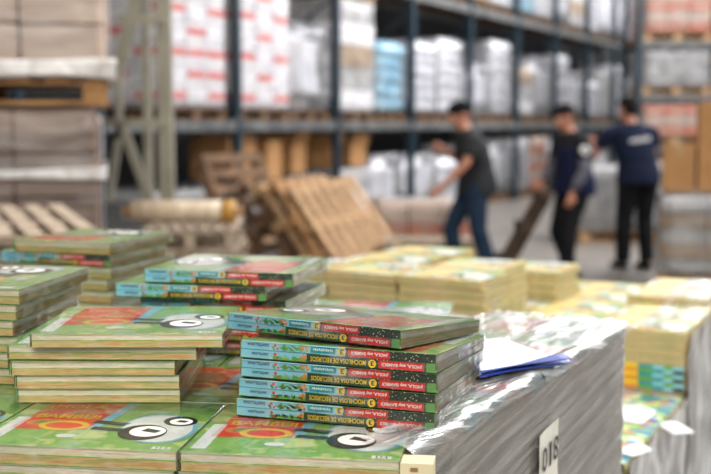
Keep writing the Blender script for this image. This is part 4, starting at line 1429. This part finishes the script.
# ------------------------------------------------------------------ yellow book pallet in the middle
Q = Vector((.973, 3.195, 0)); m1 = Vector((-.89, .456, 0)).normalized(); m2 = Vector((.456, .89, 0)).normalized()
mang2 = math.atan2(-m1.y, -m1.x)
ZM = .89; GM = .003
def mcorner(a, b): return Q + m1 * a + m2 * b
def mbundle(a, b, ztop, desc, fr='L', sp='front'):
    w, d = (BL, BW) if fr == 'L' else (BW, BL)
    c = mcorner(a + w / 2, b + d / 2)
    bundle((c.x, c.y, ztop - BT + .0002), mang2 + (0 if fr == 'L' else math.pi / 2) + (math.pi if sp == 'back' else 0), 'yellow', desc)
rn = ['front', 'second', 'third', 'back']
for jx in range(4):
    for ix in range(3):
        mbundle(ix * (BL + GM), jx * (BW + GM), ZM, 'yellow-green workbooks on top of middle pallet, %s row, %s' % (rn[jx], ['rightmost', 'centre', 'leftmost'][ix]), sp='back')
for l in range(1, 7):
    for ix in range(2):
        mbundle(ix * (BL + GM) + .001 * (l % 3), .002 * (l % 2), ZM - l * BT, 'yellow workbooks in %s front column of middle pallet, %s' % (['right', 'left'][ix], ORD[l]), sp='front' if l >= 4 else 'back')
# raised bundles on the right rear of the top
for q_ in range(2):
    mbundle(.02, .50 + .245 * q_, ZM + BT, 'yellow workbooks lying one layer higher on middle pallet, %s' % ['nearer', 'farther'][q_], sp='back')
mp_ = empty('wrapped_book_pallet', (.9, 3.3, 0))
tag(mp_, 'middle pallet of yellow-green books with film on its right side', 'pallet load')
def relm(v): return (v.x - .9, v.y - 3.3)
mb = MB()
z_l = ZM - 7 * BT
mb.prism([relm(mcorner(0.006, BW + .008)), relm(mcorner(0.006, .96)), relm(mcorner(1.42, .96)), relm(mcorner(1.42, -.32)), relm(mcorner(.56, -.32)), relm(mcorner(.56, BW + .008))], z_l, ZM - BT - .0003)
mb.prism([relm(mcorner(0.006, 0)), relm(mcorner(0.006, .96)), relm(mcorner(1.42, .96)), relm(mcorner(1.42, -.32)), relm(mcorner(.56, -.32)), relm(mcorner(.56, 0))], .146, z_l - .0003)
mb.build('stacked_books', pg_card, mp_)
mb = MB()
for i in range(7):
    p = mcorner(.05 + i * .21, 0 if i < 3 else -.28); q = mcorner(.05 + i * .21, .94)
    mb.beam((p.x - .9, p.y - 3.3, .133), (q.x - .9, q.y - 3.3, .133), .11, .022)
for b_ in (.06, .48, .90):
    p = mcorner(.02, b_); q = mcorner(1.38, b_)
    mb.beam((p.x - .9, p.y - 3.3, .062), (q.x - .9, q.y - 3.3, .062), .1, .12)
mb.build('wooden_base', M_wood, mp_)
def mside(u, v):
    p = Q + m2 * u - m1 * .006
    zt = ZM
    return Vector((p.x, p.y, .15 + v * (zt - .15))), -m1
film_sheet(mside, frange(-.0, .97, 50), frange(0, 1.0, 60), .018, 'stretch_film', film_mat('loose stretch film', base=.2, streak=.8, stretch=(12, 2.4, 1), lo=.45, hi=.68, bump=1.0, dist=.02), mp_, 21, Vector((.9, 3.3, 0)), 2, .08)
def mtop(u, v):
    p = Q + m2 * u + m1 * (v - .004)
    return Vector((p.x, p.y, ZM + .003 + (BT if u > .5 else 0 if u < .46 else BT * (u - .46) / .04))), Vector((0, 0, 1))
film_sheet(mtop, frange(0, .97, 60), frange(0, .16, 24), .008, 'folded_film', film_mat('thin top film', base=0.03, streak=0.4, stretch=(4, 60, 1), lo=0.5, hi=0.75, bump=0.6, dist=0.004, rough=0.25, ior=1.15), mp_, 25, Vector((.9, 3.3, 0)), 1, .5)

# lower step in front of it
sp_ = empty('wrapped_book_pallet', (.7, 2.9, 0))
tag(sp_, 'lower book pallet with green covers seen past the corner of the 018 pallet', 'pallet load')
ZS = .70
def rels(v): return (v.x - .7, v.y - 2.9)
mb = MB()
mb.prism([rels(mcorner(.006, -.74)), rels(mcorner(.006, -.012)), rels(mcorner(.55, -.012)), rels(mcorner(.55, -.74))], .146, ZS - BT - .0003)
mb.build('stacked_books', pg_card, sp_)
mb = MB()
for i in range(3):
    p = mcorner(.06 + i * .2, -.73); q = mcorner(.06 + i * .2, -.02)
    mb.beam((p.x - .7, p.y - 2.9, .133), (q.x - .7, q.y - 2.9, .133), .12, .022)
for b_ in (-.70, -.37, -.06):
    p = mcorner(.02, b_); q = mcorner(.53, b_)
    mb.beam((p.x - .7, p.y - 2.9, .062), (q.x - .7, q.y - 2.9, .062), .1, .12)
mb.build('wooden_base', M_wood, sp_)
for jx in range(3):
    for ix in range(2):
        c = mcorner(ix * (BL + GM) + BL / 2, -.012 - (jx + .5) * (BW + .006))
        bundle((c.x, c.y, ZS - BT + .0002), mang2, 'mosaic', 'green workbooks on low pallet at lower right, %s row, %s' % (['farthest', 'middle', 'nearest'][jx], ['right', 'left'][ix]))
def sside(u, v):
    p = Q + m2 * (-.74 + u) - m1 * .006
    return Vector((p.x, p.y, .15 + v * (ZS - .15))), -m1
film_sheet(sside, frange(0, .73, 40), frange(0, 1, 50), .016, 'stretch_film', MATS_L if False else bpy.data.materials['loose stretch film'], sp_, 31, Vector((.7, 2.9, 0)), 2, .08)
# loose white papers lying there
def paper(c, rz, label, w=.15, d=.21, z=ZS + .0035):
    mb = MB(); N = 6
    vs = [((i / N - .5) * w, (k / N - .5) * d, .006 * math.sin(i / N * 3.1) * (k / N)) for i in range(N + 1) for k in range(N + 1)]
    mb.add(vs, [(i * (N + 1) + k, (i + 1) * (N + 1) + k, (i + 1) * (N + 1) + k + 1, i * (N + 1) + k + 1) for i in range(N) for k in range(N)])
    o = mb.build('paper_sheet', bpy.data.materials['white paper'], None, True, loc=(c.x, c.y, z), rz=rz)
    so = o.modifiers.new('s', 'SOLIDIFY'); so.thickness = .0012; so.offset = 1
    return tag(o, label, 'paper')
paper(gp(630, 416, ZS), R(-30), 'white paper lying on the low green books, beside the 018 pallet corner', .11, .15)
paper(gp(676, 430, ZS), R(10), 'small white paper on the low green books at lower right', .06, .09)
paper(gp(632, 452, ZS), R(-50), 'folded white paper on the low green books, nearest the 018 pallet', .06, .08)

# stacks standing on the middle pallet
def mstack(a, b, n, fr, desc, z=ZM, dz=BT, sp='back', group=None, sd=0):
    rnd = random.Random(sd)
    w, d = (BL, BW) if fr == 'L' else (BW, BL)
    for k in range(n):
        idx = n - 1 - k
        c = mcorner(a + w / 2 + rnd.uniform(-.006, .006), b + d / 2 + rnd.uniform(-.005, .005))
        rot = mang2 + (0 if fr == 'L' else math.pi / 2) + (math.pi if sp == 'back' else 0) + R(rnd.uniform(-2.2, 2.2))
        bundle((c.x, c.y, z + .0006 + k * (dz + .0009)), rot, 'yellow', 'yellow workbooks in %s, %s' % (desc, ORD[idx]), group, .995)
mstack(.515, -.305, 7, 'L', 'front right stack of the yellow block', z=ZM - BT + .0, sd=1)
mstack(.800, -.305, 7, 'W', 'front left stack of the yellow block', z=ZM - BT + .0, sd=2)
mstack(1.05, -.300, 7, 'W', 'far left stack of the yellow block', z=ZM - BT, sd=3)
mstack(.85, -.02, 7, 'L', 'rear left stack of the yellow block', z=ZM - BT, sd=4)
mstack(.57, -.055, 7, 'L', 'middle right stack of the yellow block', z=ZM, sd=5) if False else None
mstack(.84, .235, 7, 'L', 'rearmost stack of the yellow block', z=ZM - BT, sd=6)
mstack(.565, -.055, 6, 'W', 'middle right stack of the yellow block', z=ZM, sd=7)
mstack(.50, .37, 4, 'W', 'low stack right of the yellow block', z=ZM, sd=8)
